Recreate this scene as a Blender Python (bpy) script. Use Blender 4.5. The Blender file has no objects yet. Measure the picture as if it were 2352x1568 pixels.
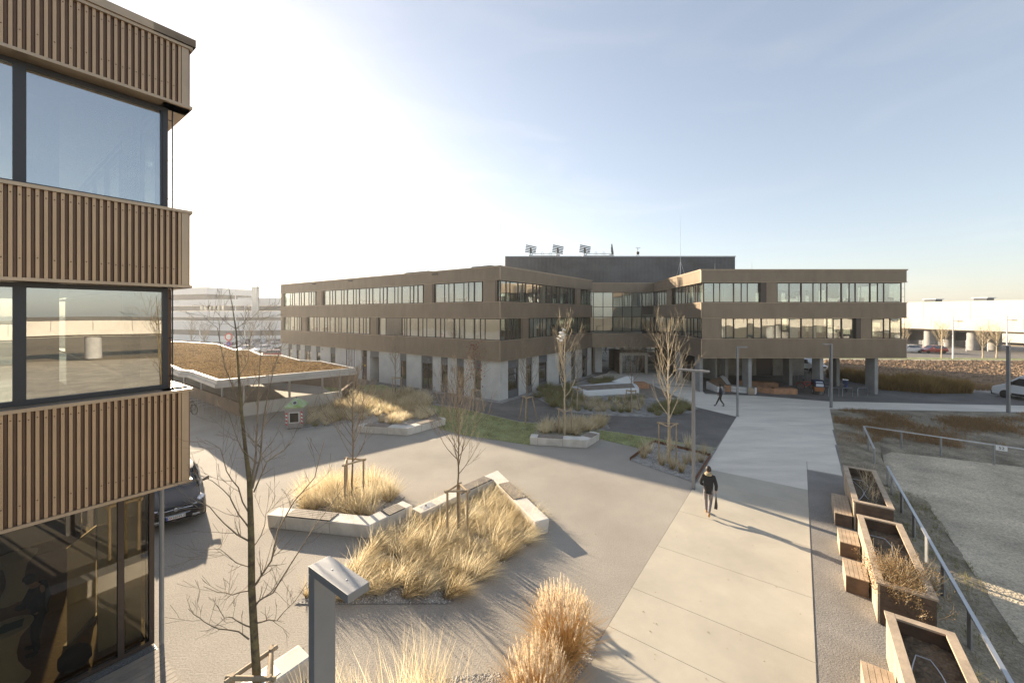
import bpy, bmesh, math, random
from mathutils import Vector, Matrix
R = math.radians
sc = bpy.context.scene
col = sc.collection
rng = random.Random(7)

# ---------------------------------------------------------------- camera, sky, sun, exposure
HZ, FO, CX, CH = 720.0, 910.0, 1176.0, 7.5        # horizon row, focal length, centre column (2352 px wide), eye height
cam_d = bpy.data.cameras.new('camera'); cam = bpy.data.objects.new('camera', cam_d); col.objects.link(cam)
cam.location = (0, 0, CH); cam.rotation_euler = (R(90), 0, 0)
cam_d.sensor_width = 36.0; cam_d.lens = 36.0 * FO / 2352.0
cam_d.shift_y = -(784.0 - HZ) / 2352.0
cam_d.clip_start = 0.1; cam_d.clip_end = 5000
sc.camera = cam

SUN_AZ, SUN_EL = R(-42.5), R(15.6)                # azimuth from +Y towards +X
sun_vec = Vector((math.sin(SUN_AZ) * math.cos(SUN_EL), math.cos(SUN_AZ) * math.cos(SUN_EL), math.sin(SUN_EL)))
world = bpy.data.worlds.new('World'); sc.world = world; world.use_nodes = True
wn = world.node_tree.nodes; wl = world.node_tree.links
bg = wn['Background']
sky = wn.new('ShaderNodeTexSky'); sky.sky_type = 'NISHITA'; sky.sun_disc = False
sky.sun_elevation = SUN_EL; sky.sun_rotation = SUN_AZ
sky.air_density = 1.0; sky.dust_density = 0.9; sky.ozone_density = 2.4; sky.altitude = 150
# thin cirrus veil over the sky
tc = wn.new('ShaderNodeTexCoord'); mp = wn.new('ShaderNodeMapping'); nz = wn.new('ShaderNodeTexNoise')
mp.inputs['Scale'].default_value = (1.2, 1.2, 5.0); mp.inputs['Rotation'].default_value = (0.25, 0.35, 0.3)
nz.inputs['Scale'].default_value = 2.2; nz.inputs['Detail'].default_value = 7; nz.inputs['Distortion'].default_value = 0.8
rp = wn.new('ShaderNodeValToRGB'); rp.color_ramp.elements[0].position = 0.50; rp.color_ramp.elements[1].position = 0.80
rp.color_ramp.elements[0].color = (0, 0, 0, 1); rp.color_ramp.elements[1].color = ((0.13, 0.13, 0.13, 1))
wl.new(tc.outputs['Generated'], mp.inputs['Vector']); wl.new(mp.outputs[0], nz.inputs['Vector']); wl.new(nz.outputs['Fac'], rp.inputs[0])
hs = wn.new('ShaderNodeHueSaturation'); hs.inputs['Saturation'].default_value = 0.25; hs.inputs['Value'].default_value = 1.5
mx = wn.new('ShaderNodeMixRGB')
wl.new(sky.outputs[0], hs.inputs['Color']); wl.new(rp.outputs[0], mx.inputs['Fac'])
wl.new(sky.outputs[0], mx.inputs['Color1']); wl.new(hs.outputs[0], mx.inputs['Color2'])
gm_ = wn.new('ShaderNodeGamma'); gm_.inputs['Gamma'].default_value = 0.70
hs2 = wn.new('ShaderNodeHueSaturation'); hs2.inputs['Saturation'].default_value = 0.80
wl.new(mx.outputs[0], gm_.inputs['Color']); wl.new(gm_.outputs[0], hs2.inputs['Color'])
tn_ = wn.new('ShaderNodeMixRGB'); tn_.blend_type = 'MULTIPLY'; tn_.inputs['Fac'].default_value = 1.0; tn_.inputs['Color2'].default_value = (1.05, .99, .955, 1)
wl.new(hs2.outputs[0], tn_.inputs['Color1']); wl.new(tn_.outputs[0], bg.inputs['Color']); bg.inputs['Strength'].default_value = 0.107

sun_d = bpy.data.lights.new('sun', 'SUN'); sun_d.energy = 4.4; sun_d.angle = R(0.55); sun_d.color = (1.0, 0.82, 0.60)
sun = bpy.data.objects.new('sun', sun_d); col.objects.link(sun); sun.location = (-40, 45, 40)
sun.rotation_euler = sun_vec.to_track_quat('Z', 'Y').to_euler()
vs = sc.view_settings; vs.view_transform = 'Standard'; vs.look = 'None'; vs.gamma = 1.0; vs.use_curve_mapping = False
vs.exposure = 1.78
sc.render.engine = 'CYCLES'
cy = sc.cycles
cy.use_denoising = True; cy.max_bounces = 8; cy.diffuse_bounces = 3; cy.glossy_bounces = 4
cy.transmission_bounces = 6; cy.transparent_max_bounces = 24; cy.volume_bounces = 1
cy.caustics_reflective = False; cy.caustics_refractive = False; cy.sample_clamp_indirect = 6.0

# ---------------------------------------------------------------- helpers
U = Vector((math.sin(R(36)), math.cos(R(36)), 0)); N = Vector((math.cos(R(36)), -math.sin(R(36)), 0)); ZV = Vector((0, 0, 1))
def g(px, py, z=0.0):
    """point of the place seen at a measured spot of the survey picture, on the level z"""
    y = (CH - z) * FO / (py - HZ)
    return Vector(((px - CX) / FO * y, y, z))
def gd(px, y, z=0.0): return Vector(((px - CX) / FO * y, y, z))
def gz(px, py, y): return Vector(((px - CX) / FO * y, y, CH + (HZ - py) / FO * y))
def ut(t, a, z=0.0): return U * t + N * a + ZV * z

class MB:
    def __init__(s): s.v = []; s.f = []; s.m = []; s.k = 0
    def add(s, vs, fs):
        o = len(s.v); s.v += [tuple(p) for p in vs]
        for f in fs: s.f.append(tuple(o + i for i in f)); s.m.append(s.k)
        return s
    def slot(s, k): s.k = k; return s
    def hexa(s, b, t):           # 4 bottom + 4 top points
        return s.add(list(b) + list(t), [(3, 2, 1, 0), (4, 5, 6, 7), (0, 1, 5, 4), (1, 2, 6, 5), (2, 3, 7, 6), (3, 0, 4, 7)])
    def box(s, x0, x1, y0, y1, z0, z1, fr=None):
        P = (lambda x, y, z: Vector((x, y, z))) if fr is None else fr
        return s.hexa([P(x0, y0, z0), P(x1, y0, z0), P(x1, y1, z0), P(x0, y1, z0)], [P(x0, y0, z1), P(x1, y0, z1), P(x1, y1, z1), P(x0, y1, z1)])
    def prism(s, pts, z0, z1, top_inset=None):
        n = len(pts); b = [(p[0], p[1], z0) for p in pts]; t = [(p[0], p[1], z1) for p in (top_inset or pts)]
        return s.add(b + t, [tuple(reversed(range(n))), tuple(range(n, 2 * n))] + [(i, (i + 1) % n, n + (i + 1) % n, n + i) for i in range(n)])
    def sheet(s, pts, z=None):
        return s.add([(p[0], p[1], p[2] if z is None else z) for p in pts], [tuple(range(len(pts)))])
    def tube(s, pts, rad, n=6, cap=True):
        pts = [Vector(p) for p in pts]; m = len(pts)
        if not isinstance(rad, (list, tuple)): rad = [rad] * m
        vs = []; prev = None
        for i, p in enumerate(pts):
            d = (pts[min(i + 1, m - 1)] - pts[max(i - 1, 0)])
            if d.length < 1e-9: d = Vector((0, 0, 1))
            d.normalize()
            if prev is None:
                a = Vector((0, 0, 1)) if abs(d.z) < .9 else Vector((1, 0, 0)); x = a.cross(d).normalized()
            else:
                x = prev - d * prev.dot(d)
                x = x.normalized() if x.length > 1e-6 else Vector((1, 0, 0)).cross(d).normalized()
            prev = x; y = d.cross(x)
            for k in range(n):
                q = 2 * math.pi * k / n; vs.append(p + (x * math.cos(q) + y * math.sin(q)) * rad[i])
        fs = [(i * n + k, i * n + (k + 1) % n, (i + 1) * n + (k + 1) % n, (i + 1) * n + k) for i in range(m - 1) for k in range(n)]
        if cap: fs += [tuple(reversed(range(n))), tuple((m - 1) * n + k for k in range(n))]
        return s.add(vs, fs)
    def cyl(s, c, r0, r1, z0, z1, n=16):
        c = Vector(c); return s.tube([c + ZV * z0, c + ZV * z1], [r0, r1], n)
    def lathe(s, prof, n=16, c=(0, 0, 0), axis='z'):
        vs = []
        for (r, h) in prof:
            for k in range(n):
                q = 2 * math.pi * k / n; a, b = r * math.cos(q), r * math.sin(q)
                vs.append((c[0] + a, c[1] + b, c[2] + h) if axis == 'z' else (c[0] + a, c[1] + h, c[2] + b))
        m = len(prof)
        fs = [(i * n + k, i * n + (k + 1) % n, (i + 1) * n + (k + 1) % n, (i + 1) * n + k) for i in range(m - 1) for k in range(n)]
        fs += [tuple(reversed(range(n))), tuple((m - 1) * n + k for k in range(n))]
        return s.add(vs, fs)
    def mesh(s, name, mats, smooth=None):
        me = bpy.data.meshes.new(name); me.from_pydata(s.v, [], s.f)
        for m in (mats if isinstance(mats, (list, tuple)) else [mats]): me.materials.append(m)
        me.polygons.foreach_set('material_index', s.m)
        if smooth is not None:
            me.polygons.foreach_set('use_smooth', [True] * len(me.polygons)); me.set_sharp_from_angle(angle=R(smooth))
        me.update(); return me
    def build(s, name, mats, parent=None, smooth=None, bevel=None, recalc=False):
        me = s.mesh(name, mats, smooth)
        if recalc or bevel:
            bm = bmesh.new(); bm.from_mesh(me)
            if recalc: bmesh.ops.recalc_face_normals(bm, faces=bm.faces)
            if bevel:
                es = [e for e in bm.edges if len(e.link_faces) == 2 and e.calc_face_angle(0) > R(25)]
                bmesh.ops.bevel(bm, geom=es, offset=bevel, segments=2, affect='EDGES', profile=.6, clamp_overlap=True)
            bm.to_mesh(me); bm.free()
        return put(name, me, parent)
def put(name, me, parent=None):
    o = bpy.data.objects.new(name, me); col.objects.link(o)
    if parent is not None: own(o, parent)
    return o
def own(o, parent):
    o.parent = parent
    if parent.type == 'EMPTY':
        o.matrix_parent_inverse = Matrix.LocRotScale(parent.location, parent.rotation_euler, parent.scale).inverted()
def tag(o, label=None, cat=None, group=None, kind=None):
    if label: o['label'] = label
    if cat: o['category'] = cat
    if group: o['group'] = group
    if kind: o['kind'] = kind
    return o
def thing(name, loc, label, cat, group=None):
    o = bpy.data.objects.new(name, None); col.objects.link(o); o.location = loc; o.empty_display_size = .2
    return tag(o, label, cat, group)
def copy_tree(o, parent=None):
    c = o.copy(); col.objects.link(c); c.parent = parent
    for ch in list(o.children): copy_tree(ch, c)
    return c
def place(o, loc, rz=0.0, s=1.0, label=None):
    o.location = loc; o.rotation_euler = (0, 0, rz); o.scale = (s, s, s)
    if label: o['label'] = label
    return o
def pin(poly, x, y):
    c = False; n = len(poly); j = n - 1
    for i in range(n):
        xi, yi, xj, yj = poly[i][0], poly[i][1], poly[j][0], poly[j][1]
        if (yi > y) != (yj > y) and x < (xj - xi) * (y - yi) / (yj - yi) + xi: c = not c
        j = i
    return c
def scatter(poly, n, dmin, r):
    xs = [p[0] for p in poly]; ys = [p[1] for p in poly]; out = []
    for _ in range(n * 60):
        if len(out) >= n: break
        x, y = r.uniform(min(xs), max(xs)), r.uniform(min(ys), max(ys))
        if pin(poly, x, y) and all((x - a) ** 2 + (y - b) ** 2 > dmin * dmin for a, b in out): out.append((x, y))
    return out

# ---------------------------------------------------------------- materials
def mat(name, c, rough=.7, metal=0.0, var=0.0, scale=4.0, c2=None, bump=0.0, bscale=None, stretch=None, detail=4, spec=None, tex='noise', coat=0.0, fine=0.0):
    m = bpy.data.materials.new(name); m.use_nodes = True; nt = m.node_tree; nd = nt.nodes; ln = nt.links
    b = nd['Principled BSDF']; b.inputs['Base Color'].default_value = (*c, 1); b.inputs['Roughness'].default_value = rough; b.inputs['Metallic'].default_value = metal
    if spec is not None: b.inputs['Specular IOR Level'].default_value = spec
    if coat: b.inputs['Coat Weight'].default_value = coat; b.inputs['Coat Roughness'].default_value = .08
    if var or c2 or bump:
        t = nd.new('ShaderNodeTexCoord'); mpn = nd.new('ShaderNodeMapping'); ln.new(t.outputs['Object'], mpn.inputs['Vector'])
        if stretch: mpn.inputs['Scale'].default_value = stretch
    if var or c2:
        n = nd.new('ShaderNodeTexNoise'); n.inputs['Scale'].default_value = scale; n.inputs['Detail'].default_value = detail; n.inputs['Roughness'].default_value = .62
        ln.new(mpn.outputs[0], n.inputs['Vector'])
        r = nd.new('ShaderNodeValToRGB'); r.color_ramp.elements[0].position = .32; r.color_ramp.elements[1].position = .68
        a = tuple(max(0, x * (1 - var)) for x in c); d = c2 if c2 else tuple(min(1, x * (1 + var)) for x in c)
        r.color_ramp.elements[0].color = (*a, 1); r.color_ramp.elements[1].color = (*d, 1)
        ln.new(n.outputs['Fac'], r.inputs[0])
        src = r.outputs[0]
        if fine:
            n2 = nd.new('ShaderNodeTexNoise'); n2.inputs['Scale'].default_value = (bscale or scale * 10); n2.inputs['Detail'].default_value = 3; n2.inputs['Roughness'].default_value = .8
            ln.new(mpn.outputs[0], n2.inputs['Vector'])
            mr = nd.new('ShaderNodeMapRange'); mr.inputs['From Min'].default_value = .3; mr.inputs['From Max'].default_value = .7
            mr.inputs['To Min'].default_value = 1 - fine; mr.inputs['To Max'].default_value = 1 + fine
            ln.new(n2.outputs['Fac'], mr.inputs['Value'])
            mm = nd.new('ShaderNodeVectorMath'); mm.operation = 'SCALE'; ln.new(src, mm.inputs[0]); ln.new(mr.outputs[0], mm.inputs['Scale'])
            src = mm.outputs[0]
        ln.new(src, b.inputs['Base Color'])
    if bump:
        if tex == 'voronoi':
            bn = nd.new('ShaderNodeTexVoronoi'); bn.inputs['Scale'].default_value = bscale or scale * 8; o = bn.outputs['Distance']
        else:
            bn = nd.new('ShaderNodeTexNoise'); bn.inputs['Scale'].default_value = bscale or scale * 8; bn.inputs['Detail'].default_value = 4; o = bn.outputs['Fac']
        ln.new(mpn.outputs[0], bn.inputs['Vector'])
        bp = nd.new('ShaderNodeBump'); bp.inputs['Strength'].default_value = min(1, bump); bp.inputs['Distance'].default_value = .02 * max(1, bump)
        ln.new(o, bp.inputs['Height']); ln.new(bp.outputs[0], b.inputs['Normal'])
    return m
def glassmat(name, tint, refl=.28, wave=.15, wscale=.8, rough=.0):
    m = bpy.data.materials.new(name); m.use_nodes = True; nt = m.node_tree; nd = nt.nodes; ln = nt.links
    nd.remove(nd['Principled BSDF']); out = nd['Material Output']
    tr = nd.new('ShaderNodeBsdfTransparent'); tr.inputs[0].default_value = (*tint, 1)
    gl = nd.new('ShaderNodeBsdfGlossy'); gl.inputs['Roughness'].default_value = rough; gl.inputs['Color'].default_value = (.95, .97, 1, 1)
    lw = nd.new('ShaderNodeLayerWeight'); lw.inputs['Blend'].default_value = .5
    mr = nd.new('ShaderNodeMapRange'); mr.inputs['To Min'].default_value = refl; mr.inputs['To Max'].default_value = 1.0
    pw = nd.new('ShaderNodeMath'); pw.operation = 'POWER'; pw.inputs[1].default_value = 3.0
    ln.new(lw.outputs['Facing'], pw.inputs[0]); ln.new(pw.outputs[0], mr.inputs['Value'])
    t = nd.new('ShaderNodeTexCoord'); n = nd.new('ShaderNodeTexNoise'); n.inputs['Scale'].default_value = wscale; n.inputs['Detail'].default_value = 1
    bp = nd.new('ShaderNodeBump'); bp.inputs['Strength'].default_value = wave; bp.inputs['Distance'].default_value = .05
    ln.new(t.outputs['Object'], n.inputs['Vector']); ln.new(n.outputs['Fac'], bp.inputs['Height']); ln.new(bp.outputs[0], gl.inputs['Normal'])
    mixn = nd.new('ShaderNodeMixShader'); ln.new(mr.outputs[0], mixn.inputs[0]); ln.new(tr.outputs[0], mixn.inputs[1]); ln.new(gl.outputs[0], mixn.inputs[2])
    ln.new(mixn.outputs[0], out.inputs['Surface']); return m
def leafmat(name, c, c2, transl=.45):
    m = bpy.data.materials.new(name); m.use_nodes = True; nt = m.node_tree; nd = nt.nodes; ln = nt.links
    nd.remove(nd['Principled BSDF']); out = nd['Material Output']
    g_ = nd.new('ShaderNodeNewGeometry'); oi = nd.new('ShaderNodeObjectInfo')
    ad = nd.new('ShaderNodeMath'); ad.operation = 'ADD'; ln.new(g_.outputs['Random Per Island'], ad.inputs[0])
    ml = nd.new('ShaderNodeMath'); ml.operation = 'MULTIPLY'; ml.inputs[1].default_value = .5
    ln.new(oi.outputs['Random'], ad.inputs[1]); ln.new(ad.outputs[0], ml.inputs[0])
    mixc = nd.new('ShaderNodeMixRGB'); mixc.inputs[1].default_value = (*c, 1); mixc.inputs[2].default_value = (*c2, 1); ln.new(ml.outputs[0], mixc.inputs[0])
    d = nd.new('ShaderNodeBsdfDiffuse'); t = nd.new('ShaderNodeBsdfTranslucent'); ln.new(mixc.outputs[0], d.inputs[0]); ln.new(mixc.outputs[0], t.inputs[0])
    mx_ = nd.new('ShaderNodeMixShader'); mx_.inputs[0].default_value = transl; ln.new(d.outputs[0], mx_.inputs[1]); ln.new(t.outputs[0], mx_.inputs[2])
    ln.new(mx_.outputs[0], out.inputs['Surface']); return m
M = {}
M['asphalt'] = mat('asphalt', (.335, .305, .26), .9, var=.17, scale=.22, bump=.5, bscale=26, fine=.28, detail=9)
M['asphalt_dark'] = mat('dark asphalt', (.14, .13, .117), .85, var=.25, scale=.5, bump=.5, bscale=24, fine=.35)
M['asphalt_mid'] = mat('mid asphalt', (.22, .205, .185), .9, var=.2, scale=.6, bump=.5, bscale=28, fine=.4)
M['walk'] = mat('brushed concrete', (.46, .42, .34), .85, var=.13, scale=.45, detail=9, bump=.12, bscale=60, stretch=(1, 1, 1), fine=.10)
M['walk_far'] = mat('pale concrete', (.67, .62, .53), .85, var=.15, scale=.45, detail=8, stretch=(.6, 2.2, 1), bump=.12, bscale=40, fine=.08)  # paler slabs, colour lifted beyond real concrete to brighten their shade
M['lawn'] = mat('lawn soil', (.20, .22, .08), .95, var=.4, scale=1.2, bump=.8, bscale=30, c2=(.32, .35, .17), fine=.4)
M['gravel'] = mat('white gravel', (.30, .29, .27), .95, var=.35, scale=2.0, bump=1.0, bscale=34, tex='voronoi', fine=.6)
M['gravel_lot'] = mat('gravel lot', (.50, .43, .315), .95, var=.25, scale=.5, bump=1.0, bscale=16, tex='voronoi', fine=.45)
M['soil'] = mat('dry soil', (.15, .115, .075), .95, var=.45, scale=1.0, bump=1.0, bscale=12, fine=.5)
M['meadow'] = mat('dry meadow', (.20, .165, .11), .95, var=.3, scale=.9, bump=1.0, bscale=14, fine=.5, c2=(.34, .29, .21))
M['field'] = mat('ploughed field', (.25, .165, .095), .95, var=.35, scale=.6, bump=1, bscale=3, fine=.4)
M['earth'] = mat('far earth', (.23, .175, .10), .95, var=.3, scale=.02, bump=.6, bscale=.5, fine=.3)
M['road'] = mat('road asphalt', (.16, .15, .14), .9, var=.12, scale=.3)
M['conc'] = mat('concrete wall', (.54, .53, .49), .85, var=.10, scale=.9, bump=.12, bscale=14, fine=.06)
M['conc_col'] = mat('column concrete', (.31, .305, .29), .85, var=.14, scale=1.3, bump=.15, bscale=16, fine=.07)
M['conc_white'] = mat('white cast stone', (.62, .585, .52), .75, var=.16, scale=1.8, detail=8, bump=.12, bscale=40, fine=.07)
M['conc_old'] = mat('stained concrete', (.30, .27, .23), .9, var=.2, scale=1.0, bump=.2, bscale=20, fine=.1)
M['conc_brown'] = mat('brown concrete', (.20, .14, .095), .9, var=.18, scale=1.0, bump=.2, bscale=20, fine=.1)
def bronze(name, c, rough=.42, metal=.35):
    return mat(name, c, rough, metal, var=.10, scale=1.3, stretch=(1, 1, .5))
M['rib_far'] = bronze('bronze sheet rib of the courtyard blocks', (.40, .325, .24)); M['valley_far'] = bronze('bronze web of the courtyard blocks', (.125, .09, .065), .5)  # same bronze as the near sheet, darkened in colour for its weaker bounced light
M['rib'] = bronze('bronze sheet rib', (.48, .33, .20)); M['valley'] = bronze('bronze sheet darker web', (.19, .115, .072), .5)  # recessed web coloured darker than the rib faces
M['trim_far'] = bronze('bronze trim of the courtyard blocks', (.32, .25, .18), .38)  # trim colour darkened along with the courtyard sheet
M['trim'] = bronze('bronze trim', (.44, .335, .23), .38)
M['grey_rib'] = mat('dark grey sheet', (.085, .09, .10), .38, .3, var=.3, scale=.25, stretch=(1, 1, 1.6), c2=(.12, .125, .135))
M['frame'] = mat('anthracite frame', (.045, .045, .048), .45, .3)
M['frame_b'] = mat('bronze brown frame', (.065, .05, .042), .45, .3)
M['panel'] = mat('slate grey panel', (.10, .11, .12), .6, .0, var=.12, scale=1.5)
M['glass'] = glassmat('window glass', (.82, .86, .83), .20, .10, .7)
M['glass_near'] = glassmat('near window glass', (.50, .55, .54), .36, .035, .6)
M['glass_shop'] = glassmat('shopfront glass', (.62, .58, .48), .07, .03, .5)
M['glass_car'] = glassmat('car glass', (.10, .12, .13), .12, .0)
M['white'] = mat('white paint', (.78, .78, .76), .6, var=.03, scale=1)
M['white_in'] = mat('interior white', (.74, .72, .67), .8)
M['int_floor'] = mat('office floor', (.20, .17, .14), .6)
M['roof'] = mat('roof gravel', (.26, .24, .21), .95, var=.2, scale=1, bump=.6, bscale=18)
M['sedum'] = mat('dry sedum roof', (.085, .05, .024), .95, var=.35, scale=.8, bump=1, bscale=9, c2=(.20, .13, .06), fine=.6, detail=8, spec=0.0)
M['fascia'] = mat('grey metal fascia', (.40, .40, .39), .5, .4, var=.12, scale=1)
M['alu'] = mat('weathered aluminium', (.55, .56, .57), .38, .75, var=.08, scale=1)
M['steel'] = mat('galvanised steel', (.36, .37, .38), .45, .7, var=.12, scale=3)
M['lampgrey'] = mat('grey powder coat', (.26, .265, .27), .42, .35, var=.08, scale=2)
M['wood'] = mat('weathered timber', (.28, .19, .12), .75, var=.3, scale=2.2, stretch=(1, 1, 8), bump=.25, bscale=18)
M['wood_pale'] = mat('pale timber', (.42, .33, .235), .75, var=.22, scale=2.5, bump=.2, bscale=20)
M['wood_dark'] = mat('dark timber plank', (.115, .075, .05), .75, var=.35, scale=2.6, bump=.25, bscale=20)
M['larch'] = mat('larch board', (.42, .22, .115), .7, var=.25, scale=3, bump=.2, bscale=20)
M['deck'] = mat('grey deck board', (.25, .215, .175), .75, var=.25, scale=2, bump=.2, bscale=15)
M['stake'] = mat('debarked stake', (.36, .275, .175), .75, var=.25, scale=3, bump=.2, bscale=20)
M['bark'] = mat('bark', (.12, .09, .06), .9, var=.4, scale=9, bump=.8, bscale=30, c2=(.20, .165, .075))
M['bark_pale'] = mat('pale bark', (.52, .43, .29), .9, var=.3, scale=9, bump=.5, bscale=30)
M['bark_grey'] = mat('greyish bark', (.22, .175, .12), .9, var=.3, scale=9, bump=.5, bscale=30)
M['straw'] = leafmat('feather grass straw', (.38, .27, .11), (1.0, .92, .70), .62)
M['straw_green'] = leafmat('greenish feather grass', (.20, .20, .075), (.42, .38, .20), .45)
M['straw_base'] = leafmat('grass base', (.12, .08, .035), (.22, .16, .07), .3)
M['miscan'] = leafmat('maiden grass leaf', (.36, .20, .07), (.62, .43, .20), .45)
M['shrubleaf'] = leafmat('dry shrub leaf', (.16, .10, .05), (.40, .27, .13), .35)
M['plume'] = leafmat('maiden grass plume', (.60, .46, .29), (.88, .76, .57), .45)
M['rust_grass'] = leafmat('rusty dry grass', (.22, .13, .06), (.46, .32, .17), .45)
M['hedge'] = leafmat('reddish green shrub', (.15, .14, .045), (.48, .28, .10), .45)
M['greengrass'] = leafmat('lawn blade', (.28, .31, .09), (.62, .60, .29), .4)
M['redleaf'] = leafmat('russet leaf', (.22, .05, .025), (.34, .10, .05), .35)
M['corten'] = mat('corten steel', (.16, .07, .035), .85, .2, var=.3, scale=3)
M['black'] = mat('black rubber', (.012, .012, .013), .6); M['tyre'] = mat('tyre', (.015, .015, .015), .75)
M['chrome'] = mat('chrome', (.75, .75, .76), .12, 1.0)
M['rim'] = mat('alloy rim', (.45, .45, .46), .3, .8)
M['skin'] = mat('skin', (.50, .30, .21), .55); M['hair'] = mat('dark hair', (.022, .014, .010), .6, var=.3, scale=30)
# ---------------------------------------------------------------- ground sheets
def sheet(name, pts, z, m, label=None, cat=None):
    o = MB().sheet([(p[0], p[1]) for p in pts], z).build(name, m); o['kind'] = 'structure'; return o
sheet('ground', [(-1500, -900), (1500, -900), (1500, 2600), (-1500, 2600)], -.62, M['earth'])
# the plaza stands on a made-up level sheet, its right edge runs along the bank beside the planters
bankA = 2.62
pl = [ut(-40, bankA), ut(23.75, bankA), ut(23.75, 1.6), g(1906, 940), g(2352, 947.5), (70, 30), (70, 120), (-140, 200), (-140, -40)]
sheet('plaza', pl, 0.0, M['asphalt'])
# bank down to the gravel lot and the lot itself
bank = MB(); ts = [i * 1.0 for i in range(-40, 24)] + [23.8]; prof = [(bankA, 0.0), (3.0, -.10), (3.4, -.22), (4.0, -.32), (4.5, -.37)]
r_ = random.Random(3)
vs = [ut(t, a + (r_.uniform(-.08, .08) if 0 < i < 4 else 0), z + (r_.uniform(-.05, .05) if 0 < i < 4 else 0)) for t in ts for i, (a, z) in enumerate(prof)]
k = len(prof); bank.add(vs, [(i * k + j, i * k + j + 1, (i + 1) * k + j + 1, (i + 1) * k + j) for i in range(len(ts) - 1) for j in range(k - 1)])
o = bank.build('bank', M['meadow'], smooth=60); o['kind'] = 'structure'
sheet('gravel_lot', [ut(-40, 4.25), ut(23.8, 4.25), ut(24.2, 3.4), g(2008, 1052, -.33), g(2048, 1037, -.33), g(2352, 1072, -.33), (70, 16.5), (70, -60)], -.34, M['gravel_lot'])
# rising dry meadow between the lot and the cross path
mp_ = MB(); A_ = [g(1906, 939.5), g(1935, 940), g(1975, 940.6), g(2040, 941.5), g(2090, 942.3), g(2352, 947), (70, 30)]
B_ = [ut(23.8, 1.62), ut(23.8, 2.62), ut(24.2, 3.4), g(2008, 1052, -.33), g(2048, 1037, -.33), g(2352, 1072, -.33), (70, 16.5)]; bz = [0, 0, -.22, -.335, -.335, -.335, -.335]
nn = 10; vs = []
for j in range(nn + 1):
    for a, b, z1 in zip(A_, B_, bz):
        q = j / nn
        vs.append((a[0] * (1 - q) + b[0] * q, a[1] * (1 - q) + b[1] * q, .006 + (z1 - .002) * q + (r_.uniform(-.03, .05) if 0 < j < nn else 0)))
w_ = len(A_); mp_.add(vs, [(j * w_ + i, j * w_ + i + 1, (j + 1) * w_ + i + 1, (j + 1) * w_ + i) for j in range(nn) for i in range(w_ - 1)])
o = mp_.build('meadow', M['meadow'], smooth=60); o['kind'] = 'structure'

# dark paths in front of the blocks
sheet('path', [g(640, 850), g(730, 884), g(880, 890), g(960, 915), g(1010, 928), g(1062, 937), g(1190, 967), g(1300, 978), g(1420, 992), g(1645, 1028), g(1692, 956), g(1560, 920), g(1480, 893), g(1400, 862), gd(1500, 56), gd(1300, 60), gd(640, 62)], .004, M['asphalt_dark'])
# forecourt in pale concrete, from the entrance down to the walkway, and the cross path to the right
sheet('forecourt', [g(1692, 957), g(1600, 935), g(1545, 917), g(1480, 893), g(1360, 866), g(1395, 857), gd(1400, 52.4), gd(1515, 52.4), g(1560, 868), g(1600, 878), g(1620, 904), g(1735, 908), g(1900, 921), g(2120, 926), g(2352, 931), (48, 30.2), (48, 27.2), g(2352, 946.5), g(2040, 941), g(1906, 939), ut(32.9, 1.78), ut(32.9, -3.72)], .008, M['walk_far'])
sheet('drain_channel', [g(1335, 873.2), g(1600, 888), g(1600, 888.9), g(1335, 874)], .013, M['frame'])
# walkway: brushed concrete slabs between saw-cut joints
walk = MB().sheet([ut(-4, -3.74), ut(33.0, -3.74), ut(33.0, 1.85), ut(23.8, 1.62), ut(23.8, .30), ut(-4, .30)], .005).build('walkway', M['asphalt_mid']); walk['kind'] = 'structure'
def slab(t0, t1, a0, a1, m):
    e = .006; return MB().add([ut(t0 + e, a0 + e, .0), ut(t1 - e, a0 + e, 0), ut(t1 - e, a1 - e, 0), ut(t0 + e, a1 - e, 0), ut(t0 + e, a0 + e, .016), ut(t1 - e, a0 + e, .016), ut(t1 - e, a1 - e, .016), ut(t0 + e, a1 - e, .016)], [(4, 7, 6, 5), (0, 1, 5, 4), (1, 2, 6, 5), (2, 3, 7, 6), (3, 0, 4, 7)]).build('slab', m, walk, recalc=True)
tt = [-3.5, .1, 3.7, 7.3, 9.05, 10.7, 13.1, 15.9, 19.2, 21.0]
for i in range(len(tt) - 1): slab(tt[i], tt[i + 1], -3.72, .28, M['walk'])
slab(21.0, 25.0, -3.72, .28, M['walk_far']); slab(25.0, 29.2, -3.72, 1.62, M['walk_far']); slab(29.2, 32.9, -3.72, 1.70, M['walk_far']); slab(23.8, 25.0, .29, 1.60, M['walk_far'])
# side strip under the planters
sheet('side_strip', [ut(-4, .31), ut(23.7, .31), ut(23.7, bankA), ut(-4, bankA)], .004, M['asphalt_mid'])
# asphalt under the wing and the service drive to the right
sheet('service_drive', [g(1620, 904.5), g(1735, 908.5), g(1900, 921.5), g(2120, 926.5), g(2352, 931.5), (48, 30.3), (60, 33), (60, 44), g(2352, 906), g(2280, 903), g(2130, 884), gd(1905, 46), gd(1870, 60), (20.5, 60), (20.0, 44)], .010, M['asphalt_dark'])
# lawns
lawnA = [g(735, 884), g(880, 884), g(952, 907), g(900, 921), g(786, 926), g(760, 900)]
lawnB = [g(965, 928), g(1062, 938.5), g(1190, 968.5), g(1300, 979.5), g(1420, 993.5), g(1645, 1029.5), g(1636, 1043), g(1500, 1014), g(1470, 1030), g(1385, 1010), g(1330, 1000), g(1215, 1022), g(1068, 1000), g(1010, 985), g(1000, 955)]
sheet('lawn', lawnA, .013, M['lawn']); sheet('lawn', lawnB, .013, M['lawn'])
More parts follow.
